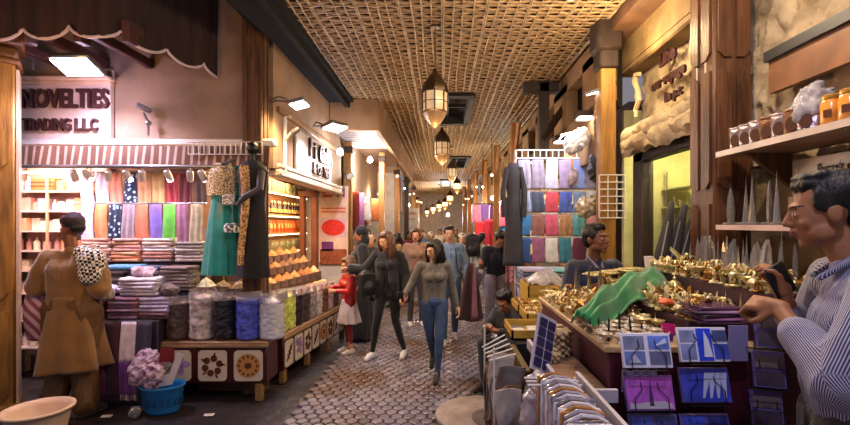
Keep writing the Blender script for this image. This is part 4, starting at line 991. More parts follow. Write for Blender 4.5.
# crystal towers
CRY = M('crystal', '#d6d0c8', rough=.06, trans=.8, var=.05, coat=.5)
def crystal(k):
    g = MB(); g.box((0, 0, .008), (.06, .06, .016), bev=.004); z = .016; r = .017
    if k == 0:
        prof = []
        for i in range(7): q = r*(1-i/7.5); prof += [(q, z), (q*.92, z+.028)]; z += .028
        prof += [(.002, z), (.0006, z+.045)]; g.lathe(prof, 6)
    elif k == 1: g.lathe([(.02, z), (.024, z+.06), (.018, z+.14), (.004, z+.19), (.001, z+.2)], 4, sq=.5)
    else: g.prism([(-.02, z), (.025, z), (.028, z+.08), (.01, z+.17), (-.008, z+.2)], .022)
    return g
CM = [crystal(k).mesh('crystal_tower', CRY, False) for k in range(3)]
t0 = thing('glass_shelf', 'narrow shelf with a pale edge holding a row of crystal towers', 'shelf', (1.9, 2.3, 1.70))
g = MB(); g.box((0, .02, 0), (.36, .98, .02)); ob('board', g, M('shelf_dark', '#4a3a34', rough=.4), t0); g = MB(); g.box((-.185, .02, .0), (.012, .98, .03)); g.box((0, .515, .0), (.36, .012, .03)); ob('edge_strip', g, M('edge_pink', '#c9a8a0', rough=.35), t0)
for i in range(10):
    o = link('crystal_tower', CM[0] if i % 3 else CM[1], loc=(1.77+.03*(i % 2), 2.76-i*.095, 1.712), rz=.3*i, sc=random.uniform(.95, 1.2)); tag(o, f'tall clear crystal tower on the narrow shelf, {ordn[i]} from the pillar', 'figurine', 'crystal towers on the shelf')
for i in range(10):
    for j in range(2):
        o = link('crystal_tower', CM[(i+j) % 3], loc=(1.60-.0+j*.075, 2.9-i*.085, 1.406 if j == 0 else 1.406), rz=.4*i, sc=random.uniform(.85, 1.15)); tag(o, f'clear crystal tower on the top tier below the shelf, {["front", "rear"][j]} rank', 'figurine', f'crystal towers below the shelf, {["front", "rear"][j]} rank')
# upper shelf with pouches and jars
t = thing('wall_shelf', 'high wooden wall shelf of foil pouches and orange jars above the crystal towers', 'shelf', (1.9, 2.28, 2.15))
g = MB(); g.box((0, 0, 0), (.36, 1.06, .028), bev=.004); ob('board', g, M('shelf_rose', '#9c7a66', rough=.4, var=.3, scale=5), t)
g = MB(); g.box((-.185, 0, 0), (.014, 1.06, .034)); ob('edge_strip', g, M('edge_pale', '#b9a292', rough=.35), t)
for y in (-.38, .36): g = MB(); g.prism([(-.12, -.014), (.15, -.014), (.15, -.22)], .03, Matrix.Translation((0, y, 0))); ob('bracket', g, WOOD_B, t)
FOIL = M('foil_pouch', '#9a8c92', rough=.22, metal=.6, var=.3, scale=14, bump=.6, bscale=20)
def pouch(w=.1, h=.14, d=.05):
    g = MB(); g.sheet(lambda u, v: Vector(((u-.5)*w, 0, 0))+Vector((0, (-d/2)*math.sin(u*PI)*(1-v)**.6, v*h)), 8, 8, .003); g.sheet(lambda u, v: Vector(((u-.5)*w, (d/2)*math.sin(u*PI)*(1-v)**.6, v*h)), 8, 8, .003); g.box((0, 0, h), (w, .008, .012)); return g
pm_ = pouch()
for i in range(7):
    yy = 2.74-i*.088; t = thing('foil_pouch', f'{["silver", "silver", "silver", "brown", "silver", "dark brown", "silver"][i]} foil pouch on the high shelf, {ordn[i]} from the carved pillar', 'pouch', (1.80, yy, 2.166), R(-62), 'pouches on the high shelf')
    ob('pouch_body', pm_, M('foil_brown', '#6b4024', rough=.3, metal=.3, bump=.5) if i in (3, 5) else FOIL, t, smooth=True)
    g = MB(); g.prism([(.028*math.cos(q*PI/6), .04+.035*math.sin(q*PI/6)) for q in range(12)], .004, Matrix.Translation((0, -.029, .02))); ob('front_patch', g, M('patch_brown', '#4a2a1c', rough=.4), t)
for i in range(4):
    for j in range(2):
        t = thing('orange_jar', f'orange-labelled jar on the high shelf, {["front", "back"][j]} row, {ordn[i]} past the foil pouches', 'jar', (1.80+.11*j, 2.08-i*.095, 2.166), group='orange jars on the high shelf')
        g = MB(); g.lathe([(.038, 0), (.042, .008), (.042, .11), (.036, .125)], 20); ob('jar_body', g, M('jar_orange', '#d28a35', rough=.25, var=.3, scale=20, coat=.4), t)
        g = MB(); g.lathe([(.036, .125), (.038, .13), (.038, .145), (.034, .15)], 20); ob('lid', g, BLACK if i in (2,) else M('lid_gold', '#b98a3c', rough=.3, metal=.6), t)
        g = MB(); g.box((0, -.043, .06), (.03, .004, .035), Matrix.Rotation(R(-60), 4, 'Z')); ob('paper_label', g, M('label_dark', '#5a3018', rough=.4), t)
crumple('plastic_bag', (1.90, 2.30, 2.17), (.13, .15, .24), M('bag_film', '#cfcad0', rough=.15, trans=.5, var=.1, bump=.7, bscale=12), 'crumpled translucent plastic bag standing among the foil pouches', 'bag', 31, wr=.03)
crumple('plastic_bag', (1.95, 1.98, 2.3), (.11, .2, .16), M('bag_film', '#cfcad0'), 'clear plastic wrapping bulging over the orange jars', 'bag', 33, wr=.03)
# board fixed on the stone wall and small sign under the shelf
t = thing('wall_board', 'brown wooden sign board with a black top edge on the rough stone wall', 'board', (1.98, 2.2, 2.6))
g = MB(); g.box((0, 0, 0), (.04, 1.0, .2)); ob('board', g, M('board_brown', '#74492a', rough=.45, var=.3), t); g = MB(); g.box((-.01, 0, .12), (.07, 1.02, .06)); ob('top_edge', g, BLACK, t)
t = thing('wall_sign', 'pale small sign board with two lines of lettering under the high shelf', 'sign', (2.02, 2.15, 1.98))
g = MB(); g.box((0, 0, 0), (.03, .85, .2)); ob('board', g, M('sign_pale', '#b0a08c', rough=.4, var=.2), t); text('lettering', 'bout que', .08, LET, t, (-.022, .1, .03), rot=(PI/2, 0, -PI/2), depth=.004); g = MB(); g.box((-.01, 0, -.13), (.05, .86, .05)); ob('lower_rail', g, M('rail_tan', '#c9b08a', rough=.4), t)
# raised lettering on the stone shop fascia
for s_, z, sz, y in (('Gallery', 2.98, .15, 3.72), ('Souvenirs', 2.83, .17, 3.8), ('Shop', 2.70, .12, 3.6)): pass
t = thing('shop_sign', 'dark metal lettering in several lines on the rough stone fascia by the pillar', 'sign', (1.99, 3.85, 2.98))
text('lettering', 'Llhe', .17, LET, t, (.0, .12, .22), rot=(PI/2, 0, -PI/2), depth=.012, bold=.006)
text('lettering', 'our voyage', .13, LET, t, (.0, .12, .03), rot=(PI/2, 0, -PI/2), depth=.012, bold=.005)
text('lettering', 'Le p.c', .12, LET, t, (.0, .02, -.14), rot=(PI/2, 0, -PI/2), depth=.012, bold=.005)
t = thing('wall_emblem', 'pale curved emblem bracket hanging at the edge of the stone fascia', 'emblem', (1.95, 4.5, 2.95))
g = MB(); g.tube([(0, -.06, .25), (0, .02, .27), (0, .05, .2), (0, -.02, .1), (0, -.04, 0), (0, .03, -.08), (0, .02, -.16)], [.02, .03, .03, .025, .03, .025, .015], 8); ob('curl', g, M('emblem_pale', '#c9b48c', rough=.5), t); g = MB(); g.ell((0, 0, .05), (.02, .05, .05)); ob('boss', g, M('emblem_pale', '#c9b48c'), t)
# lit shop window on the right
t = thing('window_frame_timber', 'dark brown timber frame of the lit shop window by the large pillar', 'window frame', (2.06, 3.95, 0))
g = MB(); g.box((0, .66, 1.22), (.12, .22, 2.44), bev=.008); g.box((0, -.62, 1.22), (.1, .1, 2.44), bev=.008); g.box((0, 0, 2.4), (.12, 1.5, .1), bev=.008); g.box((0, 0, .4), (.1, 1.4, .8)); ob('frame', g, WOOD_D, t)
g = MB(); g.box((.02, .0, 1.6), (.008, 1.2, 1.6)); ob('pane', g, M('pane_glass', '#ffffff', rough=.03, trans=1, var=0, ior=1.05), t)
f = MB(); f.box((2.9, 4.2, 1.5), (.06, 2.6, 3)); f.box((2.5, 5.1, 1.5), (.9, .06, 3)); f.box((2.5, 4.1, 2.75), (.9, 2.2, .06)); struct('wall_shop_right', f, M('shop_yellow', '#b5ad84', rough=.6, var=.15))
lamp('POINT', (2.45, 4.2, 2.5), 34, '#f6f0b0', .1)
flood((1.66, 4.62, 3.12), R(-60), 'white floodlight fixed beside the yellow post lighting the stone fascia', 70, '#ffe2b0', .3, .7, LAMPW)
lamp('POINT', (1.55, 3.9, 3.3), 26, '#ffe0a8', .1)
for lx, ly, lz, lp in ((1.25, 2.1, 3.3, 50), (.95, 3.3, 3.4, 42), (.75, .9, 3.2, 48)):  # bulbs added out of view to brighten table, postcards, customer and stone wall
    t = thing('bulb_lamp', 'added out-of-view bulb above the '+('customer end' if 3 > ly > 2 else 'seller end' if ly > 3 else 'postcard front')+' of the souvenir table', 'lamp', (lx, ly, lz)); g = MB(); g.ell((0, 0, 0), .035); ob('bulb', g, M('added_bulb_glow', '#ffe8c8', emis=25, var=0), t, smooth=True); g = MB(); g.lathe([(.02, .03), (.025, .07), (.008, .09)], 12); g.cyl((0, 0, .08), (0, 0, CZ+.05-lz), .005); ob('cord', g, BLACK, t)
    lamp('POINT', (lx, ly, lz-.06), lp, '#ffe4c0' if ly > 1 else '#e2e0ff', .06)
t = thing('display_shelf', 'glass display shelf of small glassware inside the yellow-lit shop window', 'shelf unit', (2.62, 4.45, 0))
for z in (1.3, 1.5, 1.7, 1.9, 2.1): g = MB(); g.box((0, 0, z), (.3, 1.2, .012)); ob('shelf', g, M('shelf_green', '#b9c48c', rough=.1, var=.1), t)
for y in (-.55, 0, .55): g = MB(); g.cyl((-.12, y, 1.1), (-.12, y, 2.3), .01); ob('upright', g, METAL, t)
cups = [MB().lathe([(.02, 0), (.024, .01), (.035, .08), (.03, .08), (.001, .02)], 12), MB().lathe([(.03, 0), (.035, .03), (.012, .07), (.012, .11)], 12)]
for z in (1.306, 1.506, 1.706, 1.906):
    for i in range(8):
        o = ob('glass_vessel', cups[i % 2], M('glassware', '#d9dfc0', rough=.1, trans=.3, var=.2) if i % 3 else GOLD, loc=(2.55, 3.95+i*.14, z), sc=random.uniform(.9, 1.3)); tag(o, f'little glass vessel on the {["lowest", "second", "third", "top"][round((z-1.306)/.2)]} shelf inside the yellow-lit window', 'glassware', f'glassware, window shelf {round((z-1.306)/.2)+1}')
t = thing('rainbow_sign', 'small red board with yellow and white concentric arches behind the window glass', 'sign', (2.3, 4.22, 1.5), R(-90+35))
g = MB(); g.box((0, 0, 0), (.3, .02, .36)); ob('board', g, M('red_board', '#a3301c', rough=.4), t)
for r0, c in ((.12, '#e0b030'), (.085, '#e8dcc0'), (.05, '#c9a050')): g = MB(); g.prism([(r0*math.cos(a*PI/12), r0*1.3*math.sin(a*PI/12)-.06) for a in range(13)], .01+.006*(.13-r0)*10, Matrix.Translation((0, -.012, 0))); ob('arch', g, M('arch'+c[1:], c, rough=.4), t)
crumple('hanging_bag', (2.12, 3.58, 1.84), (.06, .16, .42), M('bag_mauve', '#8c6b70', rough=.3, var=.4, bump=.6, scale=12), 'mauve plastic-wrapped bundle hanging inside the shop window', 'bag', 41, wr=.02)
# dark leaning rolls beside pillar
for i in range(3):
    g = MB(); g.tube([(.0, 0, 1.23), (.07+.03*i, .01, 1.5), (.12+.04*i, .02, 1.72), (.15+.05*i, .03, 1.88-.02*i)], [.055, .05, .035, .018], 12)
    t = thing('folded_parasol', f'long dark grey folded cloth parasol leaning on the big pillar, {["outer", "middle", "inner"][i]} one', 'parasol', (1.52+i*.055, 3.24+i*.02, 0)); ob('cloth', g, M('parasol_grey', '#3a3634', rough=.8, var=.4, scale=5, stretch=(6, 6, .5), bump=.4), t, smooth=True)
    g = MB(); g.tube([(-.03, -.055, 1.24), (.04+.03*i, -.045, 1.5), (.1+.04*i, -.02, 1.74)], .005, 5); ob('seam', g, M('seam_pale', '#8f8a86', rough=.5), t)
# green cloth over the goods
t = thing('green_cloth', 'bright green satin cloth draped diagonally over the gold trinkets', 'cloth', (0, 0, 0))
def gc(u, v):
    a = Vector((.69, 2.22, 1.21)); b = Vector((1.42, 3.02, 1.35)); p = a.lerp(b, u); w = .045+.085*math.sin(min(1, u*1.15+.1)*PI*.62)
    q = Vector((.64, -.77, 0))
    hgt = .06*math.sin(v*PI)*(1+.7*math.sin(u*PI))+.02*math.sin(v*24+u*7)*(.6+.4*math.sin(u*5))+.014*math.sin(u*17+v*8)+.012*noise.noise(Vector((u*12, v*6, 2)))
    return p+q*(v-.5)*2*w+Vector((0, 0, hgt+.01))
g = MB(); g.sheet(gc, 60, 44, .008); ob('satin', g, M('satin_green', '#0a7a40', rough=.35, var=.35, scale=8, sheen=.4), t, smooth=True)
# purple cup, magazines, white board, tray, cup
t = thing('votive_cup', 'magenta and purple votive cup on the souvenir table edge', 'cup', at(670, 322, 2.03)*1)
t.location = (1.03, 2.05, 1.191); g = MB(); g.lathe([(.018, 0), (.022, .004), (.027, .035)], 20, cap=True); ob('base', g, M('cup_purple', '#4a18b0', rough=.2, coat=.6), t); g = MB(); g.lathe([(.027, .035), (.031, .07), (.028, .07), (.024, .04)], 20, cap=False); ob('rim', g, M('cup_magenta', '#d01880', rough=.2, coat=.6), t)
for i in range(5):
    g = folded(.2, .16, .014, 2); o = ob('magazine', g, M(f'magaz{i}', ['#3a2438', '#8a5a80', '#2c1c2c', '#9c7a94', '#50304a'][i], rough=.25, var=.3), loc=(1.22+.01*(i % 2), 2.03+.008*i, 1.281+i*.0145), rz=.15*(i % 3)-.1); tag(o, f'glossy dark mauve booklet, {["bottom", "second", "third", "fourth", "topmost"][i]} of the pile on the table edge', 'booklet', 'booklets on the table edge')
crumple('tissue_packet', (1.12, 2.25, 1.32), (.06, .04, .03), M('tissue_orange', '#d06030', rough=.5, var=.2), 'small orange cloth scrap lying among the gold trinkets', 'cloth', 44, vox=.006, wr=.005)
# postcards in wire holders
SKYA = ['#8ea4d8', '#3a50c0', '#c060c8', '#4a4ab8', '#5a5ac8', '#6a70d0', '#5a5060', '#504858']
def postcard(loc, rz, tilt, kind, label, w=.205, h=.14):
    t = thing('postcard_pack', label, 'postcard', loc, rot=(tilt, 0, rz))
    wm = M('card_border', '#e4e0f4', rough=.25, var=.05)
    g = MB(); g.box((0, 0, h/2), (w, .016, h), bev=.002); ob('card', g, wm if kind in (0, 1) else M('cardedge', '#6a5a9a', rough=.3), t)
    def patch(cx, cz, ww, hh, c, nm='picture'):
        g = MB(); g.box((cx, -.0095, cz), (ww, .004, hh)); return ob(nm, g, M('pic_'+c[1:], c, rough=.2, var=.35, scale=18, coat=.3), t)
    def shape(poly, c, nm): g = MB(); g.prism(poly, .004, Matrix.Translation((0, -.0125, 0))); ob(nm, g, M('pic_'+c[1:], c, rough=.25, coat=.3), t)
    if kind == 0:
        for cx, cz, c in ((-.052, .102, '#7c80a0'), (.052, .102, '#6a86e0'), (-.052, .04, '#6a78b8'), (.052, .04, '#66668c')): patch(cx, cz, .085, .052, c)
        shape([(-.08, .02), (-.055, .06), (-.03, .02)], '#c4c0dc', 'pictured_building'); shape([(.03, .085), (.08, .12), (.085, .1)], '#cdd2f0', 'pictured_sail')
    elif kind == 1:
        patch(.005, .07, .06, .13, '#2c48e0'); patch(-.065, .105, .062, .045, '#8a90b8'); patch(-.065, .042, .062, .06, '#8a94c8'); patch(.07, .105, .058, .045, '#4c568c'); patch(.07, .042, .058, .06, '#3a4cb4')
        shape([(-.005, .02), (.03, .02), (.02, .09), (.005, .125)], '#d9def6', 'pictured_sail')
    elif kind == 2:
        patch(0, .07, .195, .128, '#c058cc'); shape([(-.09, .01)]+[(-.09+.02*i, .02+.022*random.random()) for i in range(10)]+[(.09, .01)], '#c9bcd0', 'pictured_skyline'); shape([(-.008, .02), (.012, .02), (.004, .12)], '#4a2060', 'pictured_tower')
    elif kind == 3:
        patch(0, .07, .195, .128, '#3f48c0')
        for k in range(4): shape([(-.02+.03*k, .02), (-.012+.03*k, .02), (.03+.02*k, .12), (.0+.02*k, .12)], '#c3c8ec', 'pictured_arch')
    elif kind == 4:
        patch(-.045, .07, .09, .12, '#4a58d8'); patch(.055, .07, .08, .12, '#3a4090'); shape([(-.05, .03), (-.02, .03), (-.035, .11)], '#a8b4e8', 'pictured_tower')
    else:
        patch(-.0, .105, w*.85, .05, '#6a5c64'); patch(0, .04, w*.85, .06, '#4c4050')
    g = MB()
    for s in (-1, 1): g.tube([(s*.07, -.02, -.01), (s*.07, -.022, .05), (s*.035, -.022, .085), (s*.035, -.0, .14)], .0022, 5)
    g.tube([(-.07, -.02, -.01), (.07, -.02, -.01)], .0022, 5); g.tube([(-.09, 0, -.005), (.09, 0, -.005), (.09, .05, -.005)], .0025, 5); g.tube([(-.09, 0, -.005), (-.09, .05, -.005)], .0025, 5); ob('wire_holder', g, BLACK, t)
D = 1.86
for px, py, kd, lb in ((648, 368, 0, 'white-bordered postcard pack with four small views in the top row of the wire rack'), (705, 362, 1, 'blue postcard pack with a white sail tower, top row next to the four-view pack'), (651, 411, 2, 'magenta sunset postcard pack with a tower silhouette'), (707, 403, 3, 'deep blue postcard pack with white arching lines'), (655, 450, 4, 'blue postcard pack cut by the lower edge below the magenta one'), (708, 450, 4, 'blue two-view postcard pack below the arching-lines pack')):
    p = at(px, py, D); postcard((p.x, p.y, p.z), random.uniform(-.03, .05), R(-16), kd, lb)
for px, py, d, lb in ((772, 348, 1.88, 'dark framed card at the table corner under the forearm'), (770, 388, 1.9, 'dark clear pouch hanging on the burgundy front'), (768, 428, 1.9, 'dark card with a white border low on the burgundy front')):
    p = at(px, py, d); postcard((p.x, p.y, p.z), -.3, R(-14), 5, lb, w=.12, h=.15)
t = thing('card_sleeve', 'pale lilac sleeve of folded cards hanging under the four-view postcards', 'sleeve', at(640, 392, 1.9)); g = MB(); g.sheet(lambda u, v: Vector(((u-.5)*.15, .012*math.sin(u*20), .09*v)), 24, 4, .006); ob('sleeve', g, M('sleeve_lilac', '#8f88b8', rough=.3), t)
t = thing('card_sleeve', 'lilac sheet sticking out behind the blue sail-tower postcards', 'sleeve', at(738, 362, 1.92)); g = MB(); g.box((0, 0, .08), (.08, .008, .15)); ob('sleeve', g, M('sleeve_lilac', '#8f88b8'), t)
# low front-left display
t = thing('display_counter', 'low wooden display counter with a pale edge before the souvenir table', 'counter', (.60, 2.2, 0))
g = MB(); g.box((.0, .0, .5), (.19, .76, 1.0)); ob('body', g, M('counter_black', '#1c1418', rough=.6), t); g = MB(); g.box((0, 0, 1.01), (.2, .78, .02)); ob('top', g, WOOD_H, t)
g = MB(); g.box((-.1, 0, 1.03), (.02, .8, .05)); g.box((0, -.39, 1.03), (.21, .02, .05)); ob('edge_strip', g, M('edge_white', '#b8b0c0', rough=.4), t)
def shells(loc, r, h, label, seed):
    g = MB(); random.seed(seed)
    for j in range(int(h/.016)):
        for i in range(9):
            a = 2*PI*i/9+j*.35; g.ell((r*math.cos(a)*random.uniform(.8, 1), r*math.sin(a)*random.uniform(.8, 1), j*.016+.01), (.024, .018, .01), n=8, rot=Matrix.Rotation(a, 3, 'Z') @ Matrix.Rotation(.5, 3, 'Y'))
    g.lathe([(r*.9, 0), (r*.9, h)], 16)
    for i in range(12): g.ell((random.uniform(-r, r)*.6, random.uniform(-r, r)*.6, h+.005), (.02, .016, .012), n=8)
    tag(ob('shell_basket', g, M('shell_tan', '#a08868', rough=.4, var=.5, scale=25, bump=.4), loc=loc, smooth=True), label, 'basket')
shells((.62, 2.42, 1.022), .065, .14, 'tall clear bin of tan shells on the low wooden counter', 5); shells((.84, 1.9, 1.0), .001, .02, 'x', 6) if False else None
shells((.56, 2.3, 1.022), .035, .05, 'smaller heap of tan shells at the street edge of the low counter', 8)
random.seed(77)
# envelopes filed upright in plastic at the very front
t = thing('card_rack', 'white-railed rack filed with upright plastic-wrapped cards at the bottom of the stalls', 'rack', (.45, 1.55, 0))
g = MB(); g.box((.09, 0, .95), (.014, .5, .36)); ob('side_board', g, M('board_white', '#b5aeb4', rough=.4), t); g = MB(); g.box((0, 0, .4), (.2, .5, .78)); ob('base', g, M('counter_black', '#1c1418'), t)
g = MB()
for y in (.18, .22, .26): g.tube([(-.12, y, 1.10), (.08, y-.03, 1.11)], .005, 6)
ob('rail', g, WHITE, t)
for i in range(13):
    c, nm = [('#d4cedc', 'white'), ('#a8a0b0', 'grey'), ('#b07c48', 'tan'), ('#dcd4dc', 'milky'), ('#8a8490', 'smoky')][i % 5]
    g = MB(); ph = random.uniform(-.04, .1); g.box((0, 0, .165+.02*random.random()), (.14, .014, .31), Matrix.Rotation(ph, 4, 'X'), bev=.005); g.tube([(-.06, 0, .32), (-.02, -.01, .345), (.03, .004, .335), (.06, 0, .32)], .007, 6)
    tag(ob('wrapped_card', g, M('wrap_'+c[1:], c, rough=.15, var=.3, scale=9, bump=.5, bscale=14, coat=.6), loc=(.44, 1.36+i*.032, .80), rz=random.uniform(-.03, .03)), f'{nm} card in clear plastic filed upright in the white-railed rack', 'card', f'{nm} cards filed in the white-railed rack')
t = thing('wire_rack', 'white wire rack of plastic-wrapped items leaning against an olive board beside the boy', 'rack', (.36, 2.4, 0))
g = MB(); g.box((.12, .1, .5), (.03, .5, .96), Matrix.Rotation(R(-3), 4, 'Y')); ob('olive_board', g, M('olive', '#5c4a22', rough=.6, var=.3), t)
g = MB()
for j in range(5): g.tube([(-.12, -.1+.1*j, 1.02-.01*j), (.02, -.08+.1*j, 1.05)], .005, 6)
g.tube([(-.1, -.15, .3), (-.1, -.15, 1.1)], .006, 6); g.tube([(-.1, .35, .3), (-.1, .35, 1.1)], .006, 6); g.tube([(-.1, -.15, .3), (-.1, .35, .3)], .006, 6); ob('wire_frame', g, WHITE, t)
for i in range(12):
    c, nm = [('#c4b8b4', 'pale'), ('#9c7a58', 'tan'), ('#7a706c', 'grey')][i % 3]
    g = MB(); ph = random.random()*6; g.sheet(lambda u, v: Vector((-.08+.13*u+.01*math.sin(v*7+ph), .02*math.sin(u*5+ph)-.03*v, .34*v)), 8, 10, .006)
    tag(ob('wrapped_card', g, M('wrap_'+c[1:], c, rough=.15, var=.3, scale=9, bump=.5, bscale=14, coat=.6), loc=(.34+random.uniform(-.02, .02), 2.2+i*.04, .62+random.uniform(-.05, .05)), rz=random.uniform(-.3, .3)), f'{nm} packet in clear plastic hanging on the white wire rack', 'packet', f'{nm} packets on the wire rack')
t = thing('magnet_board', 'tilted white board of dark blue square magnets above the wire rack', 'board', (.46, 2.12, 1.03), rot=(R(-20), R(28), R(25)))
g = MB(); g.box((0, 0, .13), (.12, .012, .28)); ob('board', g, M('board_lilac', '#a8a0b4', rough=.4), t)
for i in range(2):
    for j in range(5): g = MB(); g.box((-.028+.056*i, -.009, .03+.05*j), (.045, .008, .04)); ob('magnet', g, M('magnet_navy', '#2a2850', rough=.3), t)
crumple('wrapped_bundle', (.43, 2.0, .72), (.07, .11, .3), M('film_lilac', '#a89ca4', rough=.15, var=.4, scale=10, coat=.5, bump=.6, bscale=12), 'bundle of clear plastic wrapped sticks leaning between the two racks', 'bundle', 51, wr=.03)
crumple('wrapped_bundle', (.29, 1.85, .55), (.07, .12, .3), M('film_brown', '#8c6a4c', rough=.2, var=.5, scale=10, coat=.5, bump=.6, bscale=12), 'brown and clear plastic bundle low at the very front of the stalls', 'bundle', 52, wr=.03)
t = thing('card_tray', 'yellow wooden tray of white cards behind the magnet board', 'tray', (.56, 2.95, 1.002), 0)
YW = M('yellow_wood', '#b8923c', rough=.45, var=.3, scale=5, stretch=(1, 5, 5))
def tray(t, w, d, h, m=YW):
    g = MB(); g.box((0, 0, .006), (w, d, .012))
    for s in (-1, 1): g.box((s*(w/2-.006), 0, h/2), (.012, d, h)); g.box((0, s*(d/2-.006), h/2), (w, .012, h))
    ob('tray_body', g, m, t)
tray(t, .26, .34, .06)
for i in range(8): tag(ob('white_card', folded(.09, .06, .012, 1), WHITE if i % 3 else M('card_grey', '#6c6870', rough=.4), loc=(.56-.06+.11*(i % 2), 2.83+.075*(i//2), 1.015), rz=random.uniform(-.3, .3)), ('white' if i % 3 else 'grey')+' little card lying in the yellow tray', 'card', ('white' if i % 3 else 'grey')+' cards in the yellow tray')
t = thing('tray_stand', 'dark trestle box carrying the yellow tray and wooden trays', 'stand', (.62, 3.3, 0)); g = MB(); g.box((-.04, -.35, .5), (.26, .5, 1.0)); g.box((.15, .32, .5), (.3, .8, 1.0)); ob('body', g, M('counter_black', '#1c1418'), t)
for k, (x, y) in enumerate(((.76, 3.4), (.76, 3.78))):
    t = thing('wooden_tray', f'yellow wooden tray of small tan trinkets, {["closer to the tray of cards", "next to the plastic-covered box"][k]}', 'tray', (x, y, 1.002)); tray(t, .3, .34, .07)
    souvenirs(x-.1, x+.12, y-.12, y+.13, 1.016, .06, f'in the {["first", "second"][k]} yellow tray', s=(.9, 1.3))
t = thing('produce_box', 'wooden box of yellow-green packets under clear plastic', 'box', (.99, 4.3, .962)); tray(t, .42, .46, .2); g = MB()
g.sheet(lambda u, v: Vector(((u-.5)*.34, (v-.5)*.4, .2+.12*math.sin(u*PI)*math.sin(v*PI)+.02*math.sin(u*15+v*9))), 20, 20, .006); ob('clear_cover', g, PLASTIC, t, smooth=True)
for i in range(12): tag(ob('lime_packet', folded(.1, .08, .05, 1), M('lime', '#c4c850', rough=.4, var=.3), loc=(.90+.09*(i % 3), 4.17+.09*((i//3) % 2)+.04, .976+.052*(i//6)), rz=random.uniform(-.2, .2)), 'yellow-green packet in the plastic-covered wooden box', 'packet', 'packets in the covered box')
t = thing('stall_base', 'dark base cabinet under the covered wooden box', 'stand', (.99, 4.3, 0)); g = MB(); g.box((0, 0, .48), (.5, .7, .96)); ob('body', g, M('counter_black', '#1c1418'), t)
t = thing('paper_cup', 'white paper cup on the goods right of the seller', 'cup', (1.47, 3.2, 1.4)); g = MB(); g.lathe([(.024, 0), (.034, .09), (.031, .09), (.001, .01)], 18, cap=False); ob('cup', g, WHITE, t)
for i, px in enumerate((576, 589, 600)):
    g = MB(); g.lathe([(.02, 0), (.018, .05), (.013, .06), (.011, .13), (.003, .18), (.001, .21)], 10); tag(ob('metal_tower', g, M('tower_steel', '#8a7a60', rough=.25, metal=.7), loc=(at(px, 300, 3.1).x, 3.1, 1.232)), f'tall grey-gold tower figurine standing before the seller, {ordn[i]} from the street', 'figurine')
for i in range(3): g = MB(); g.box((0, 0, .006), (.2, .13, .012), bev=.003); g.box((0, 0, .016), (.17, .1, .01), bev=.003); tag(ob('gold_tray', g, GOLD, loc=(1.14+.1*i, 3.27-.05*i, 1.35+.02*i), rz=.4), f'flat gold tray in front of the seller, {["outer", "middle", "inner"][i]}', 'tray')
# ============================================================= RIGHT: scarf display beyond the post
t = thing('scarf_rack', 'white wire grid rack frame holding rows of folded scarves facing the street', 'rack', (1.42, 5.5, 0))
g = MB()
for x in (-.52, .52): g.cyl((x, 0, 0), (x, 0, 2.62), .015)
for z in (2.52, 2.62, 2.12, 1.84, 1.56): g.cyl((-.52, -.02, z), (.52, -.02, z), .009)
for i in range(15): g.cyl((-.52+i*1.04/14, -.02, 2.52), (-.52+i*1.04/14, -.02, 2.62), .006)
ob('frame', g, WHITE, t)
rows = [(2.5, 2.14, ['#9c94a8:lilac grey', '#8a8094:spotted mauve', '#b8b4c4:silver', '#8d7c98:dusty violet', '#6a78a8:slate blue', '#7c7088:greyish purple']),
        (2.11, 1.86, ['#98a8c4:pale blue', '#40485c:charcoal blue', '#c04450:coral red', '#4a5ea8:royal blue', '#6a7c9c:steel blue', '#a8a0b0:silver grey']),
        (1.83, 1.58, ['#3c78b0:bright blue', '#8a5a50:brick', '#c0506a:rose and purple', '#a87a50:tan lattice', '#5aa0b0:aqua', '#c08090:pink']),
        (1.55, 1.25, ['#2a4a80:navy', '#88506c:plum', '#c8c0b8:ivory', '#307080:teal', '#602040:wine', '#b0a8a0:stone'])]
for r_, (z1, z0, cs) in enumerate(rows):
    for i, s_ in enumerate(cs):
        c, nm = s_.split(':'); hang_scarf(1.0+i*.165, 5.455, z1, z0, .158, cloth(c), f'{nm} scarf in the {["top", "second", "third", "lowest"][r_]} row of the wire rack', group=f'{["top", "second", "third", "lowest"][r_]} row of rack scarves', depth=.05)
lamp('SPOT', (1.3, 4.95, 2.9), 55, '#dfe4ff', .1, rot=(R(28), 0, 0), spot=110)
t = thing('hanging_gown', 'dark grey abaya gown hanging at the street side of the scarf rack', 'gown', (.86, 5.42, 0)); g = MB(); gown(g, 2.45, 1.22, .24, .6, .1, 7, 1, .08); ob('gown_body', g, M('gown_dark', '#2c2a2e', rough=.8, var=.3, bump=.3), t, smooth=True)
g = MB(); g.tube([(-.08, -.02, 2.4), (-.13, -.03, 2.1), (-.12, -.03, 1.8)], [.03, .035, .03], 8); g.tube([(.08, -.02, 2.4), (.13, -.03, 2.1), (.12, -.03, 1.8)], [.03, .035, .03], 8); ob('sleeve', g, M('gown_dark', '#2c2a2e'), t); g = MB(); g.tube([(0, 0, 2.42), (0, 0, 2.6), (.03, 0, 2.63)], .006, 6); ob('hook', g, METAL, t)
wire_grid('wire_grid', .26, .42, 3, 6, 'white wire grid panel hung low on the yellow post', (1.67, 4.412, 1.78))
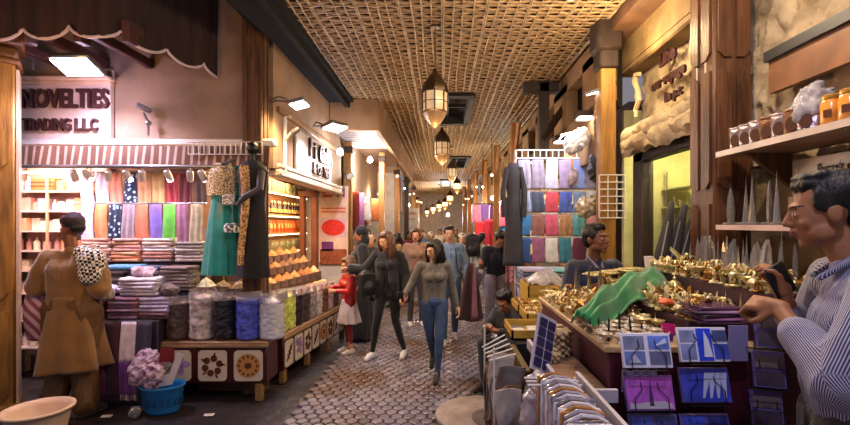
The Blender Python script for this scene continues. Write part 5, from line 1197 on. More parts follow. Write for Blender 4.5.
for i, (px, py, d, r, c, nm) in enumerate(((577, 140, 5.0, (.16, .1, .3), '#d0ccd2', 'white plastic bag hanging from wires above the scarf rack'), (592, 168, 4.9, (.09, .06, .28), '#3a3c48', 'black and white shoulder bag hung beside the yellow post'), (586, 207, 4.9, (.12, .08, .22), '#9c8c74', 'beige fabric bag hanging below the shoulder bag'), (600, 110, 4.75, (.07, .07, .6), '#7a5c44', 'brown and white cloth strip hanging down the yellow post'), (574, 178, 5.2, (.08, .06, .2), '#a898a8', 'lilac pouch hung in front of the scarf rack'))):
    p = at(px, py, d); crumple('hanging_bag', (p.x, p.y, p.z-r[2]/2), r, M('hbag_'+c[1:], c, rough=.35, var=.4, scale=14, bump=.4), nm, 'bag', 60+i, wr=.02)
t = thing('wall_bracket', 'white folding wire arm fixed above the hanging bags', 'bracket', (1.55, 5.1, 2.7)); g = MB(); g.tube([(.1, 0, .1), (-.2, -.1, -.0), (-.25, -.1, -.04)], .008, 6); g.tube([(.1, .1, .12), (-.2, .0, .03)], .008, 6); g.tube([(-.2, -.1, 0), (-.2, 0, .03)], .008, 6); ob('arm', g, WHITE, t)
# table of folded clothes in front of rack
t = thing('textile_table', 'table of folded blue and grey cloths below the scarf rack', 'table', (1.42, 5.18, 0)); g = MB(); g.box((0, 0, .5), (1.1, .5, 1.0)); ob('body', g, M('table_drape', '#5c5866', rough=.8), t)
fc = [('#5c7490', 'slate blue'), ('#3b4a68', 'navy'), ('#8b9a9c', 'pale grey'), ('#4d8f84', 'teal'), ('#a8a4b4', 'lilac grey'), ('#7c6878', 'mauve')]
for k, x in enumerate((1.04, 1.31, 1.58, 1.83)):
    for y in (5.05, 5.28): stack(x, y, 1.002, 4 if y < 5 else 6, fc, f'the cloth pile {["by the street", "second from the street", "third from the street", "by the yellow post"][k]}, {"front" if y < 5 else "rear"} row', name='folded_cloth', cat='cloth', sc=1.0)
for k in range(2): hang_scarf(.855, 5.05+k*.2, 1.0, .42, .17, cloth(['#8d87a8', '#6a5a78'][k]), f'{["lilac", "purple"][k]} cloth hanging over the street end of the textile table', cat='cloth', name='draped_cloth', rz=R(90))
# ============================================================= shops further down the street
random.seed(99)
def bay_goods(side, y, w, k, lvl):
    "one open shop bay: back board, shelves, goods"
    x = side*2.3
    word = ('left' if side < 0 else 'right')
    t = thing('shop_shelving', f'lit shelving of a small shop on the {word} side, {ordn[k]} bay down the street', 'shelf unit', (x, y, 0), R(90) if side < 0 else R(-90))
    g = MB(); g.box((0, .1, 1.5), (w, .04, 3.0)); ob('back_panel', g, M(f'bay_back{k%3}', ['#8d6848', '#a08a78', '#70523c'][k % 3], rough=.7, var=.2), t)
    for z in (1.0, 1.35, 1.7, 2.05, 2.4):
        g = MB(); g.box((0, -.05, z), (w*.94, .26, .025)); ob('shelf', g, M('shelf_wood', '#a87a50'), t)
    g = MB(); g.box((0, -.18, 2.62), (w*.9, .04, .03)); ob('light_strip', g, M('strip_bay', '#ffe2b8', emis=8, var=0), t)
    colr = ['#c9a070', '#d8c8b8', '#a84a38', '#e0b860', '#8a9ab0', '#b07aa0', '#f0e8e0', '#604838', '#5a8a70', '#c86a3a']
    for zi, z in enumerate((1.0, 1.35, 1.7, 2.05, 2.4)):
        n = 9
        for i in range(n):
            yy = y-w*.42+w*.84*i/(n-1)
            if random.random() < .12: continue
            c = pick(colr); q = pick([0, 1, 2]); o = ob(['gift_box', 'glass_jar', 'glass_bottle'][q], protos[q], M('bay_'+c[1:], c, rough=.4, var=.2), loc=(x-side*.06, yy, z+.0135), sc=random.uniform(1.6, 2.2), rz=random.uniform(0, 1))
            tag(o, f'small {["boxed", "round jarred", "bottled"][q]} ware on the {ordn[zi]} shelf up of the {ordn[k]} {word} bay', ['box', 'jar', 'bottle'][q], f'{["boxes", "jars", "bottles"][q]} on the {ordn[zi]} shelf, {ordn[k]} {word} bay')
    lamp('POINT', (side*1.75, y-.3, 2.45), 22+6*lvl, '#ffdcae', .08)
for k, y in enumerate((9.2, 11.4, 13.8)): bay_goods(-1, y, 1.9, k, 1)
for k, y in enumerate((8.0, 10.2, 12.6)): bay_goods(1, y, 1.9, k, 1)
# street posts down both sides
PB = M('post_brown', '#9a6a38', rough=.5, var=.35, scale=5, stretch=(4, 4, .6))
for i, (x, y, w_, m_) in enumerate(((-1.76, 8.4, .16, WOOD_Y), (-1.28, 9.6, .12, PB), (-1.2, 12.0, .12, PB), (-1.15, 14.6, .14, WOOD_D), (-1.1, 17.4, .14, WOOD_Y), (-1.3, 20.5, .16, PB), (-1.3, 24, .16, PB))):
    t = thing('street_post', f'slim timber post on the left side of the street, {ordn[i]} beyond the banner', 'post', (x, y, 0)); g = MB(); g.box((0, 0, 1.62), (w_, w_, 3.24), bev=.01); ob('shaft', g, m_, t); g = MB(); g.box((0, 0, 3.1), (w_*1.4, w_*1.4, .12), bev=.01); ob('collar', g, WOOD_D, t)
for i, (x, y) in enumerate(((1.35, 8.4), (1.3, 10.8), (1.25, 13.2), (1.2, 16.0), (1.15, 19), (1.1, 22.5))):
    t = thing('street_post', f'slim timber post on the right side of the street, {ordn[i]} beyond the scarf rack', 'post', (x, y, 0)); g = MB(); g.box((0, 0, 1.8), (.14, .14, 3.6), bev=.01); ob('shaft', g, PB, t); g = MB(); g.tube([(0, 0, 2.9), (.0, -.5, 3.5)], .04, 4); ob('strut', g, PB, t)
# white rendered wall piece and small signs
f = MB(); f.box((-1.62, 12.6, 1.6), (.7, .12, 3.1)); struct('wall_left_white', f, M('plaster_white', '#bdb5ae'))
t = thing('street_sign', 'white hanging board with red lettering beyond the slim posts', 'sign', (-1.0, 15.0, 2.0)); g = MB(); g.box((0, 0, -.25), (.44, .04, 1.0)); ob('board', g, M('sign_white', '#d0ccc8', rough=.4), t); text('lettering', 'PARK', .13, O_, t, (0, -.03, .06), depth=.004); text('lettering', 'SHOP', .09, O_, t, (0, -.03, -.12), depth=.004)
g = MB(); g.cyl((0, 0, .25), (0, 0, 1.4), .01); ob('hanger', g, METAL, t)
for i, (px, py, d, c, w_, h_) in enumerate(((481, 238, 12.5, '#d01828', .36, .9), (490, 236, 12.3, '#c02038', .3, .9), (504, 238, 11.5, '#2c86b4', .4, .8), (512, 236, 11.3, '#3a6ac0', .3, .8), (476, 214, 13, '#c86a8a', .3, .5), (484, 213, 13.1, '#6a4a9c', .3, .5))):
    p = at(px, py, d); hang_scarf(p.x, p.y, p.z+h_/2, p.z-h_/2, w_, cloth(c), ['bright red garment hanging outside a far shop', 'crimson garment next to the bright red one', 'sky blue garment hanging on the right side', 'blue garment by the dark gown', 'pink cloth pinned high at a far shop', 'purple cloth pinned high at a far shop'][i], cat='garment', name='hanging_garment')
t = thing('garment_rail', 'horizontal rail with red and blue garments at a far shop', 'rail', (1.45, 12, 2.28)); g = MB(); g.cyl((-.6, .8, 0), (.6, -.9, 0), .015); g.cyl((-.6, .8, 0), (-.6, .8, -2.28), .015); g.cyl((.6, -.9, 0), (.6, -.9, -2.28), .015); ob('rail', g, METAL, t)
# far bare lamps that flare
for px, py, d, pw, c, lb in ((370, 160, 9.0, 90, '#fff4e8', 'glaring round lamp under the slatted canopy'), (448, 215, 24, 420, '#f4f6ff', 'bright lamp at the far end of the street'), (502, 203, 11, 70, '#e4fbff', 'bright cool lamp beside the dark gown'), (484, 203, 14, 40, '#ffe8c0', 'small warm bulb at a far right shop'), (493, 198, 12.5, 30, '#ffe0b0', 'small warm bulb above the red garments'), (408, 205, 16, 40, '#ffe0b0', 'small warm bulb among the left posts'), (340, 152, 7.0, 30, '#f0f0ff', 'small white lamp at the corner beside the banner')):
    p = at(px, py, d); t = thing('bulb_lamp', lb, 'lamp', p); r0 = .035+d*.0022
    g = MB(); g.ell((0, 0, 0), r0); ob('bulb', g, M('bulb_glow', '#ffffff', emis=30, var=0), t, smooth=True); g = MB(); g.lathe([(r0*.6, r0*.7), (r0*.8, r0*1.2), (r0*.3, r0*1.6)], 12); ob('socket', g, METAL, t)
    lamp('POINT', p+Vector((0, -.15, -.12)), pw, c, .08)
for i, (px, py, d) in enumerate(((347, 178, 8.2), (360, 205, 9.5), (377, 195, 12))):
    p = at(px, py, d); t = thing('wall_spotlight', f'small white spotlight on a bent arm at the left shops, {ordn[i]} past the sign', 'spotlight', p); g = MB(); g.lathe([(.03, 0), (.05, .02), (.05, .14), (.03, .15)], 12, T=Matrix.Rotation(R(60), 4, 'Y')); ob('body', g, WHITE, t); g = MB(); g.tube([(0, 0, .05), (-.1, 0, .12), (-.3, 0, .12)], .012, 6); ob('arm', g, METAL, t)
lamp('POINT', (-3.0, 2.6, 2.5), 40, '#ffb869', .25)

random.seed(5)
gcol = [('#8a2c34', 'wine'), ('#c8a878', 'cream'), ('#3a5a78', 'blue'), ('#7a4a8a', 'violet'), ('#b86a3a', 'rust'), ('#2c2a30', 'black'), ('#d0c8c4', 'white'), ('#4a7a5a', 'green')]
for sd, xs, ys, z in ((-1, -1.72, [8.75, 9.1, 10.2, 10.6, 11.2, 12.9, 13.4, 14.0], 2.35), (1, 1.5, [7.2, 7.5, 8.9, 9.4, 9.8, 11.4, 13.8, 14.3], 2.3)):
    for i, y in enumerate(ys):
        c, nm = gcol[(i*3+(sd > 0)) % 8]; h = random.uniform(.5, .9)
        hang_scarf(xs+random.uniform(-.08, .08), y, z, z-h, .26, cloth(c), f'{nm} garment hanging outside the {"left" if sd < 0 else "right"} shops, {ordn[i]} going down the street', cat='garment', name='hanging_garment', rz=R(random.uniform(10, 50))*sd)
for i in range(14):
    sd = -1 if i % 2 else 1; y = 9.5+i*1.05; xx = sd*1.05; z = 2.75+.1*math.sin(i*2)
    t = thing('bulb_lamp', f'small bare bulb strung along the {"left" if sd < 0 else "right"} posts, {ordn[i//2]} of its string', 'lamp', (xx, y, z)); g = MB(); g.ell((0, 0, 0), .027); ob('bulb', g, M('added_bulb_glow2', '#ffdca8', emis=8, var=0), t, smooth=True); g = MB(); g.cyl((0, 0, .03), (0, 0, CZ-z), .006); ob('cord', g, BLACK, t)
# ============================================================= PEOPLE
# figure frame: faces -Y, its own left side is +X, 1.70 m tall, feet at z = 0
def V(*a): return Vector(a)
def base_pose():
    P = dict(pel=V(0, 0, .93), wst=V(0, .0, 1.06), chs=V(0, 0, 1.27), nk=V(0, .015, 1.43), hd=V(0, -.01, 1.575))
    for s, k in ((1, 'L'), (-1, 'R')):
        P['sh'+k] = V(.165*s, .01, 1.385); P['el'+k] = V(.21*s, .03, 1.11); P['wr'+k] = V(.22*s, -.03, .88)
        P['hp'+k] = V(.09*s, 0, .91); P['kn'+k] = V(.095*s, -.015, .49); P['an'+k] = V(.10*s, .02, .09); P['to'+k] = V(.11*s, -.15, .03)
    return P
def head_parts(g, c, yaw, pitch, roll=0, s=1.0, female=False):
    T = Matrix.Translation(c) @ Matrix.Rotation(yaw, 4, 'Z') @ Matrix.Rotation(roll, 4, 'Y') @ Matrix.Rotation(pitch, 4, 'X') @ Matrix.Scale(s, 4)
    g.ell((0, .018, .035), (.073, .092, .083), T, 18); g.ell((0, -.025, -.01), (.062, .066, .085), T, 16); g.ell((0, -.04, -.062), (.045, .044, .045), T, 14)
    g.ell((0, -.062, -.094), (.022, .022, .018), T, 10); g.ell((0, -.078, .026), (.05, .016, .011), T, 12)
    g.ell((0, -.088, -.052), (.023, .014, .006), T, 10); g.ell((0, -.087, -.064), (.020, .014, .007), T, 10)
    for i in range(5): q = i/4; g.ell((0, -.084-.022*q, .012-.036*q), (.008+.006*q, .011, .012), T, 8)
    g.ell((0, -.092, -.03), (.019, .012, .009), T, 8)
    for sx in (-1, 1): g.ell((sx*.072, .012, -.008), (.011, .02, .032), T, 10); g.ell((sx*.04, -.055, -.028), (.02, .02, .02), T, 8); g.ell((sx*.05, -.02, -.06), (.016, .035, .03), T, 8); g.ell((sx*.031, -.0765, .002), (.0135, .01, .009), T, 8)
    return T
def hand_parts(g, wr, d, palm, side, curl=.5, s=1.0, spread=.16):
    "wrist, pointing direction, palm normal; thumb leaves the side of the palm"
    d = d.normalized(); n = (palm-d*palm.dot(d)).normalized(); a = d.cross(n)*side
    Rm = Matrix((a, d, n)).transposed()
    def W(x, y, z): return wr+Rm @ Vector((x, y, z))*s
    g.chain([W(0, -.01, 0), W(0, .03, 0)], [.026*s, .03*s]);
    for x in (-.026, -.009, .009, .026): g.rc(W(x*.7, .02, 0), .016*s, W(x, .078, 0), .0125*s, 8)
    for x, L, sp in ((.030, .070, .5), (.010, .078, .15), (-.010, .072, -.15), (-.029, .057, -.5)):
        th = 0; p = W(x, .08, 0); pts = [p]; rs = [.0105*s]; loc = Vector((x, .08, 0))
        for j, f in enumerate((.45, .32, .25)):
            th += curl*(1.25 if j else .9); loc = loc+Vector((math.sin(sp*spread)*L*f, math.cos(th)*L*f, math.sin(th)*L*f)); pts.append(W(*loc)); rs.append((.0095-.001*j)*s)
        g.chain(pts, rs, 8)
    pts = [W(.02, .012, .004), W(.048, .035, .012+.01*curl), W(.055-.012*curl, .062, .02+.02*curl), W(.05-.03*curl, .083, .026+.03*curl)]
    g.chain(pts, [.016*s, .0125*s, .011*s, .009*s], 8)
class Person: pass
def person(name, label, x, y, rz, s, pose, skin=SKIN, vox=.009, hands=None, yaw=0, pitch=0, roll=0, female=False, z=0.0, face=True, hs=1.0):
    P = base_pose(); P.update(pose); q = Person(); q.P = P; q.s = s
    q.root = thing(name, label, 'person', (x, y, z), rz)
    g = MB(); sk = .88 if female else 1.0; q.female = female
    T = head_parts(g, P['hd'], yaw, pitch, roll, hs); q.T = T
    g.rc(P['nk'], .05*sk, P['hd']+V(0, .02, -.06), .047*sk); g.rc(P['chs'], .07, P['nk'], .05)
    g.chain([P['pel'], P['wst'], P['chs']], [.078, .066, .076]); g.rc(P['chs']+V(.05, 0, .03), .06, P['chs']+V(-.05, 0, .03), .06)
    hands = hands or {}
    for k, sd in (('L', 1), ('R', -1)):
        g.rc(P['chs']+V(.05*sd, 0, .07), .05*sk, P['sh'+k], .045*sk)
        g.chain([P['sh'+k], P['el'+k], P['wr'+k]], [.045*sk, .035*sk, .025*sk])
        g.chain([P['hp'+k], P['kn'+k], P['an'+k]], [.068, .042, .03]); g.rc(P['an'+k]+V(0, 0, -.03), .03, P['to'+k], .025)
        h = hands.get(k, {}); d = h.get('d', (P['wr'+k]-P['el'+k])); hand_parts(g, P['wr'+k], d, h.get('n', V(-sd, 0, 0)), h.get('side', sd), h.get('curl', .35), .95 if female else 1.0)
    Ti = T.inverted()
    def paint(c, n):
        l = Ti @ c
        if l.y < -.055 and abs(l.z) < .2 and abs(l.x) < .1:
            for sx in (-1, 1):
                dx = l.x-sx*.031; dz = l.z-.002
                if (dx/.0115)**2+(dz/.005)**2 < 1: return 2 if abs(dx) < .0065 else 1
                if abs(dx) < .018 and abs(dz-.023-.1*abs(dx)) < .003: return 2
            if abs(l.x) < .022 and -.071 < l.z < -.047 and l.y < -.085: return 3
        return 0
    g2 = MB(); g2.v = [tuple(Vector(v)*s) for v in g.v]; g2.f = g.f; g2.m = g.m
    q.vox = vox
    # paint works in unscaled space
    me = fuse(g2, vox, 2, 0, mats=[skin, EYEW, HAIRK, LIP], paint=(lambda c, n: paint(c/s, n)) if face else None, name='body')
    q.body = link('body', me, q.root); return q
def part(q, name, g, mat, vox=None, wr=.006, sm=3, wf=(7, 7, 3), paint=None, parent=None, seed=1):
    g2 = MB(); g2.v = [tuple(Vector(v)*q.s) for v in g.v]; g2.f = g.f; g2.m = [0]*len(g.f)
    me = fuse(g2, vox or q.vox, sm, wr, wf, mat if isinstance(mat, list) else [mat], (lambda c, n: paint(c/q.s, n)) if paint else None, name, seed)
    return link(name, me, parent or q.root)
def top(q, name, mat, sleeve=1.0, fat=0.0, hem=.9, wr=.008, collar=True, paint=None, bell=0.0, seed=1, flat=1.0):
    P = q.P; g = MB(); sk = .9 if q.female else 1.0; f = fat
    up = P['wst']-P['pel']; pz = P['wst'].z; t = (pz-hem)/max(.01, (pz-P['pel'].z)) if pz > P['pel'].z else 1
    hp = P['wst'].lerp(P['pel'], t)
    for dx in (-.06, 0, .06):
        D = V(dx, 0, 0); g.chain([hp+D*1.1, P['wst']+D, P['chs']+D*1.1, P['chs']+D*.9+V(0, 0, .08)], [.088+f, .088*sk+f, .1+f*.8, .075+f*.5])
    if q.female:
        for sd in (-1, 1): g.ell(P['chs']+V(.06*sd, -.085, -.02), (.06+f, .05+f, .055+f))
    for k, sd in (('L', 1), ('R', -1)):
        a, b, c = P['sh'+k], P['el'+k], P['wr'+k]; g.rc(P['chs']+V(.04*sd, 0, .09), .062*sk+f*.5, a, .062*sk+f*.5)
        if sleeve > .5: e = b.lerp(c, (sleeve-.5)*2*.94); g.chain([a, b, e], [.062*sk+f*.6, .05*sk+f*.8+bell*.3, .037*sk+f*.7+bell]); 
        else: g.chain([a, a.lerp(b, sleeve*2)], [.064*sk+f*.6, .056*sk+f])
    if collar: g.rc(P['chs']+V(0, .0, .07), .088*sk, P['nk']+V(0, .01, -.012), .064*sk+.002)
    return part(q, name, g, mat, wr=wr, paint=paint, seed=seed)
def legs(q, name, mat, fat=0.0, ank=.045, length=.97, wr=.007, short=False, seed=2):
    P = q.P; g = MB()
    g.rc(P['pel']+V(.045, 0, .02), .105+fat, P['pel']+V(-.045, 0, .02), .105+fat)
    for k in 'LR':
        e = P['kn'+k].lerp(P['an'+k], length); g.chain([P['hp'+k], P['hp'+k].lerp(P['kn'+k], .5), P['kn'+k], P['kn'+k].lerp(P['an'+k], .35), e], [.098+fat, .085+fat, .063+fat, .06+fat, ank+fat])
    return part(q, name, g, mat, wr=wr, seed=seed)
def shoes(q, mat, name='shoe', sole=None, fat=0.0):
    for k in 'LR':
        P = q.P; a = P['an'+k]; t = P['to'+k]; d = (t-a); d.z = 0; d = d.normalized() if d.length > .01 else V(0, -1, 0); up = V(0, 0, 1)
        heel = V(a.x, a.y, min(a.z, t.z+.05))-d*.03; heel.z = max(.035, a.z-.05)
        g = MB(); g.rc(heel, .036+fat, t, .034+fat); g.rc(a+V(0, 0, -.02), .042+fat, heel, .038+fat); g.rc(a.lerp(t, .5), .04+fat, t, .032+fat)
        part(q, name, g, mat, vox=max(.006, q.vox*.8), wr=0)
def hair(q, mat, kind='short', length=.2, vox=None, seed=3):
    g = MB(); T = q.T
    if kind == 'short':
        g.ell((0, .03, .05), (.081, .094, .083), T, 20); g.ell((0, -.022, .09), (.062, .056, .032), T, 14); g.ell((0, .07, .0), (.064, .05, .07), T, 14)
        for sx in (-1, 1): g.ell((sx*.066, .0, .035), (.013, .04, .04), T, 10)
        for i in range(9): a = i*.7; g.ell((.04*math.cos(a), .0+.045*math.sin(a), .112), (.025, .03, .016), T, 8)
    else:
        g.ell((0, .03, .05), (.083, .096, .085), T, 20); g.ell((0, -.02, .088), (.066, .07, .036), T, 14)
        n = 8
        for sx in (-1, 1):
            for i in range(n):
                v = i/(n-1); g.ell((sx*(.074+.03*math.sin(v*2.6)), .0-.035*v, .05-length*v), (.034-.006*v, .052, .04), T, 10)
        for i in range(n):
            v = i/(n-1); g.ell((0, .085+.02*v, .03-length*1.05*v), (.078-.01*v, .04, .05), T, 12)
            g.ell((.05, .06+.01*v, .03-length*v), (.04, .04, .05), T, 10); g.ell((-.05, .06+.01*v, .03-length*v), (.04, .04, .05), T, 10)
    return part(q, 'hair', g, mat, vox=vox or q.vox, wr=.006, sm=2, wf=(28, 28, 6), seed=seed)
def skirt_part(q, name, mat, z1, z0, r1, r0, cx=0, cy=0, folds=9, amp=.06, sq=.75, th=False, seed=0, bend=(0, 0)):
    g = MB(); prof = []
    n = 22
    for i in range(n+1):
        v = i/n; prof.append((r1+(r0-r1)*v**.85, z1-(z1-z0)*v))
    g.lathe(prof[::-1], 56, sq=sq, fold=lambda a, w: 1+amp*(1-w)*math.sin(a*folds+seed)+amp*.6*(1-w)*math.sin(a*folds*1.7+seed*2+2*w))
    g.v = [((x+cx+bend[0]*(z1-z))*q.s, (y+cy+bend[1]*(z1-z))*q.s, z*q.s) for x, y, z in g.v]
    return ob(name, g, mat, q.root, smooth=True)
def fm(c, **k): return M('fab_'+c[1:]+k.get('t', ''), c, rough=k.get('rough', .8), var=k.get('var', .25), scale=k.get('scale', 9), bump=.3, bscale=70, sheen=.2)
# ---- P1: man in brown kurta, seen from behind, three-quarter
def facing(px_dx, py_dy): return math.atan2(px_dx, -px_dy)
x, y = (73-VX)/F*4.05, 4.05
q = person('person', 'man in a long brown tunic and dark cap seen from behind at the scarf counter', x, y, R(186), 1.035,
    dict(hd=V(.03, -.03, 1.60), shL=V(.19, 0, 1.37), elL=V(.26, .03, 1.13), wrL=V(.22, -.2, 1.02), elR=V(-.24, .04, 1.10), wrR=V(-.15, -.2, 1.02), anR=V(-.13, .05, .09), toR=V(-.18, -.1, .03), anL=V(.12, .06, .09), toL=V(.14, -.10, .03)),
    SKIND, .009, hands={'L': dict(curl=.8, n=V(0, 0, -1)), 'R': dict(curl=.7, n=V(0, 0, -1))}, yaw=R(68), pitch=R(6))
KUR = M('kurta_brown', '#7d5622', rough=.55, var=.25, scale=5, bump=.25, bscale=60, sheen=.5)
top(q, 'tunic_top', KUR, .98, .045, .86, wr=.02, seed=4)
skirt_part(q, 'tunic_skirt', KUR, 1.05, .42, .165, .27, folds=5, amp=.14, sq=.85, seed=2)
legs(q, 'loose_trousers', M('shalwar', '#5f4220', rough=.6, var=.3, bump=.3), .045, .05, .93, wr=.02)
g = MB(); g.tube([V(-.17, .02, 1.05), V(0, .13, 1.04), V(.17, .02, 1.05)], .012, 8); g.tube([V(-.17, .02, 1.05), V(0, -.13, 1.04), V(.17, .02, 1.05)], .012, 8); part(q, 'waist_cord', g, fm('#2a1c12'), vox=.006, wr=0)
shoes(q, fm('#3a2a22', rough=.5), 'sandal')
g = MB(); g.ell((0, .025, .062), (.079, .096, .07), q.T, 18); g.ell((0, .07, .02), (.064, .05, .05), q.T, 14); part(q, 'hair', g, HAIRK, wr=.003, sm=1)
g = MB(); g.ell((0, .018, .10), (.083, .1, .05), q.T, 18); g.ell((0, .02, .075), (.085, .102, .035), q.T, 18); g.ell((0, .03, .13), (.06, .07, .04), q.T, 14); part(q, 'cap', g, M('cap_plum', '#33202a', rough=.7, var=.3), wr=.004)
KEF = pattern('houndstooth', 'checker', '#e6e0d8', '#141214', 42, .8, rot=(.3, .2, .78))
g = MB(); g.ell(V(-.19, .07, 1.34), (.11, .10, .12)); g.ell(V(-.20, .10, 1.24), (.09, .07, .10)); g.rc(V(-.14, -.05, 1.44), .045, V(-.12, .08, 1.42), .06); part(q, 'keffiyeh', g, KEF, wr=.008)
g = MB()
t = thing('folded_textile', 'pink and maroon striped cloth carried over the forearm of the man in brown', 'cloth', (x-.31, y-.02, .98)); g.sheet(lambda u, v: Vector(((u-.5)*.16*(1+.2*v), -.04*math.sin(u*PI)-.03*math.sin(v*4), .12-.42*v)), 20, 16, .02); ob('cloth', g, pattern('mar_stripe', 'wave', '#8a4a5c', '#c9a3a8', 6, .8, axis='DIAGONAL', dist=1), t, smooth=True)
# ---- P2: girl in red
d = 6.0; x = (349-VX)/F*d
q = person('person', 'little girl in a red jacket, pale skirt and red tights by the sweet bags', x, d, R(-60), .735,
    dict(elR=V(-.2, -.1, 1.16), wrR=V(-.12, -.28, 1.2), elL=V(.2, -.08, 1.14), wrL=V(.12, -.28, 1.16), knL=V(.1, -.03, .49), hd=V(0, -.02, 1.6)), SKINL, .008, yaw=R(0), pitch=R(12), female=True, hs=1.2)
top(q, 'jacket', M('jacket_red', '#a8201e', rough=.35, var=.35, scale=7, coat=.3), .98, .02, .95, wr=.012)
skirt_part(q, 'skirt', fm('#b3a6ac'), .98, .56, .14, .24, folds=8, amp=.08, sq=.85)
legs(q, 'tights', fm('#7c1820'), -.012, .036, .97, wr=.002); shoes(q, fm('#c9c0bc'), 'shoe')
hair(q, HAIRB, 'long', .10); g = MB(); g.ell((0, .09, .09), (.03, .03, .03), q.T); part(q, 'hair_bun', g, HAIRB)
# ---- P3: figure in black abaya behind the girl
d = 6.7; x = (361-VX)/F*d
q = person('person', 'person in a long black robe and headscarf behind the girl in red', x, d, R(-75), .99, dict(wrR=V(-.1, -.2, 1.0), elR=V(-.22, -.03, 1.12)), SKIN, .012, face=True, female=True, pitch=R(10))
ABY = fm('#131114', rough=.75); top(q, 'robe_top', ABY, .98, .03, .9, wr=.01); skirt_part(q, 'robe_skirt', ABY, 1.1, .05, .15, .27, folds=7, amp=.07)
g = MB(); g.ell((0, .03, .04), (.09, .105, .10), q.T, 18); g.ell((0, .05, -.08), (.085, .08, .1), q.T, 14); g.rc(q.P['nk'], .09, q.P['chs'], .13); part(q, 'headscarf', g, ABY)
# ---- P4: woman in black striding
d = 5.75; x = (388-VX)/F*d
W4 = dict(pel=V(0, .0, .92), hd=V(-.02, -.03, 1.575), elR=V(-.32, .0, 1.17), wrR=V(-.50, -.04, 1.20), elL=V(.24, .05, 1.12), wrL=V(.27, -.06, .9), knL=V(.10, .02, .50), anL=V(.20, .10, .10), toL=V(.20, -.05, .035), hpR=V(-.08, 0, .91), knR=V(-.13, -.10, .50), anR=V(-.20, -.05, .09), toR=V(-.24, -.2, .035))
q = person('person', 'woman with long brown hair in loose black clothes and white trainers striding', x, d, R(-8), .955, W4, SKINL, .008, yaw=R(-30), pitch=R(14), female=True, hands={'R': dict(curl=.4, n=V(0, 0, -1))})
BLK = fm('#121114'); top(q, 'black_cardigan', BLK, .97, .018, .88, wr=.012, bell=.03)
g = MB()   # loose wings of the cardigan
for sd in (-1, 1):
    g.chain([V(.15*sd, .04, 1.36), V(.20*sd, .06, 1.08), V(.25*sd, .07, .80)], [.075, .095, .06]); g.chain([V(.06*sd, -.07, 1.3), V(.10*sd, -.09, 1.05), V(.14*sd, -.07, .84)], [.05, .06, .045])
g.rc(V(-.3, 0, 1.16), .06, V(-.26, .03, 1.02), .045)
part(q, 'cardigan_drape', g, BLK, wr=.014); legs(q, 'black_leggings', fm('#0e0d10'), -.008, .04, .97, wr=.004); shoes(q, fm('#d0cccc', rough=.5), 'white_trainer')
hair(q, HAIRB, 'long', .24, seed=5)
# ---- P5: woman in grey jumper, closest
d = 5.05; x = (434-VX)/F*d
W5 = dict(hd=V(.0, -.03, 1.575), elR=V(-.27, .02, 1.18), wrR=V(-.38, -.12, 1.02), elL=V(.24, .08, 1.10), wrL=V(.30, .06, .85), knL=V(.09, -.06, .50), anL=V(.09, -.02, .09), toL=V(.06, -.17, .035), knR=V(-.05, .03, .50), anR=V(-.0, .28, .20), toR=V(-.02, .2, .07))
W5['knL'], W5['anL'], W5['toL'] = V(.06, -.13, .50), V(.03, -.16, .09), V(.0, -.31, .035)
q = person('person', 'woman with dark bobbed hair in a grey jumper and blue jeans walking closest', x, d, R(4), .905, W5, SKINL, .007, yaw=R(-55), pitch=R(12), female=True, hands={'R': dict(curl=.7), 'L': dict(curl=.4)})
top(q, 'grey_jumper', M('jumper_grey', '#6a6660', rough=.85, var=.15, scale=30, bump=.4, bscale=90), .97, .002, .93, wr=.007)
legs(q, 'blue_jeans', M('jeans_blue', '#33486e', rough=.8, var=.4, scale=6, bump=.3, bscale=80), -.008, .042, .97, wr=.007); shoes(q, fm('#1c1a1c'), 'black_shoe')
hair(q, HAIRK, 'long', .16, seed=6)
t = thing('smartphone', 'dark phone in the hand of the woman in the grey jumper', 'phone', (x-.36, d-.18, .92)); g = MB(); g.box((0, 0, 0), (.07, .012, .13), bev=.004); ob('case', g, BLACK, t)
# ---- P6: man in light blue shirt behind her
d = 6.55; x = (449-VX)/F*d
W6 = dict(elL=V(.25, .02, 1.12), wrL=V(.24, -.1, .92), knR=V(-.08, -.06, .49), anR=V(-.09, -.14, .09), toR=V(-.1, -.3, .035), anL=V(.1, .16, .12), toL=V(.11, .04, .04))
q = person('person', 'tall dark-haired man in a light blue shirt behind the grey-jumper woman', x, d, R(5), 1.0, W6, SKINL, .010, pitch=R(5))
top(q, 'blue_shirt', fm('#6f86a4'), .97, .01, .9, wr=.009); legs(q, 'blue_trousers', fm('#3a4a66'), 0, .045); shoes(q, fm('#b8b0b0'), 'pale_shoe'); hair(q, HAIRK)
g = MB(); g.tube([V(.08, -.13, 1.38), V(.10, -.15, 1.1), V(.16, -.05, 1.0)], .02, 8, flat=.4); part(q, 'bag_strap', g, BLACK, wr=0)
# ---- P7: person between the two women
d = 7.6; x = (416-VX)/F*d
q = person('person', 'brown-haired person in a tan top half hidden between the two women', x, d, R(10), .97, {}, SKINL, .013, yaw=R(-20), female=True)
top(q, 'tan_top', fm('#94705a'), .6, .01); legs(q, 'dark_trousers', fm('#3c3638'), 0); shoes(q, fm('#c0b8b4'), 'shoe'); hair(q, HAIRB, 'long', .1)
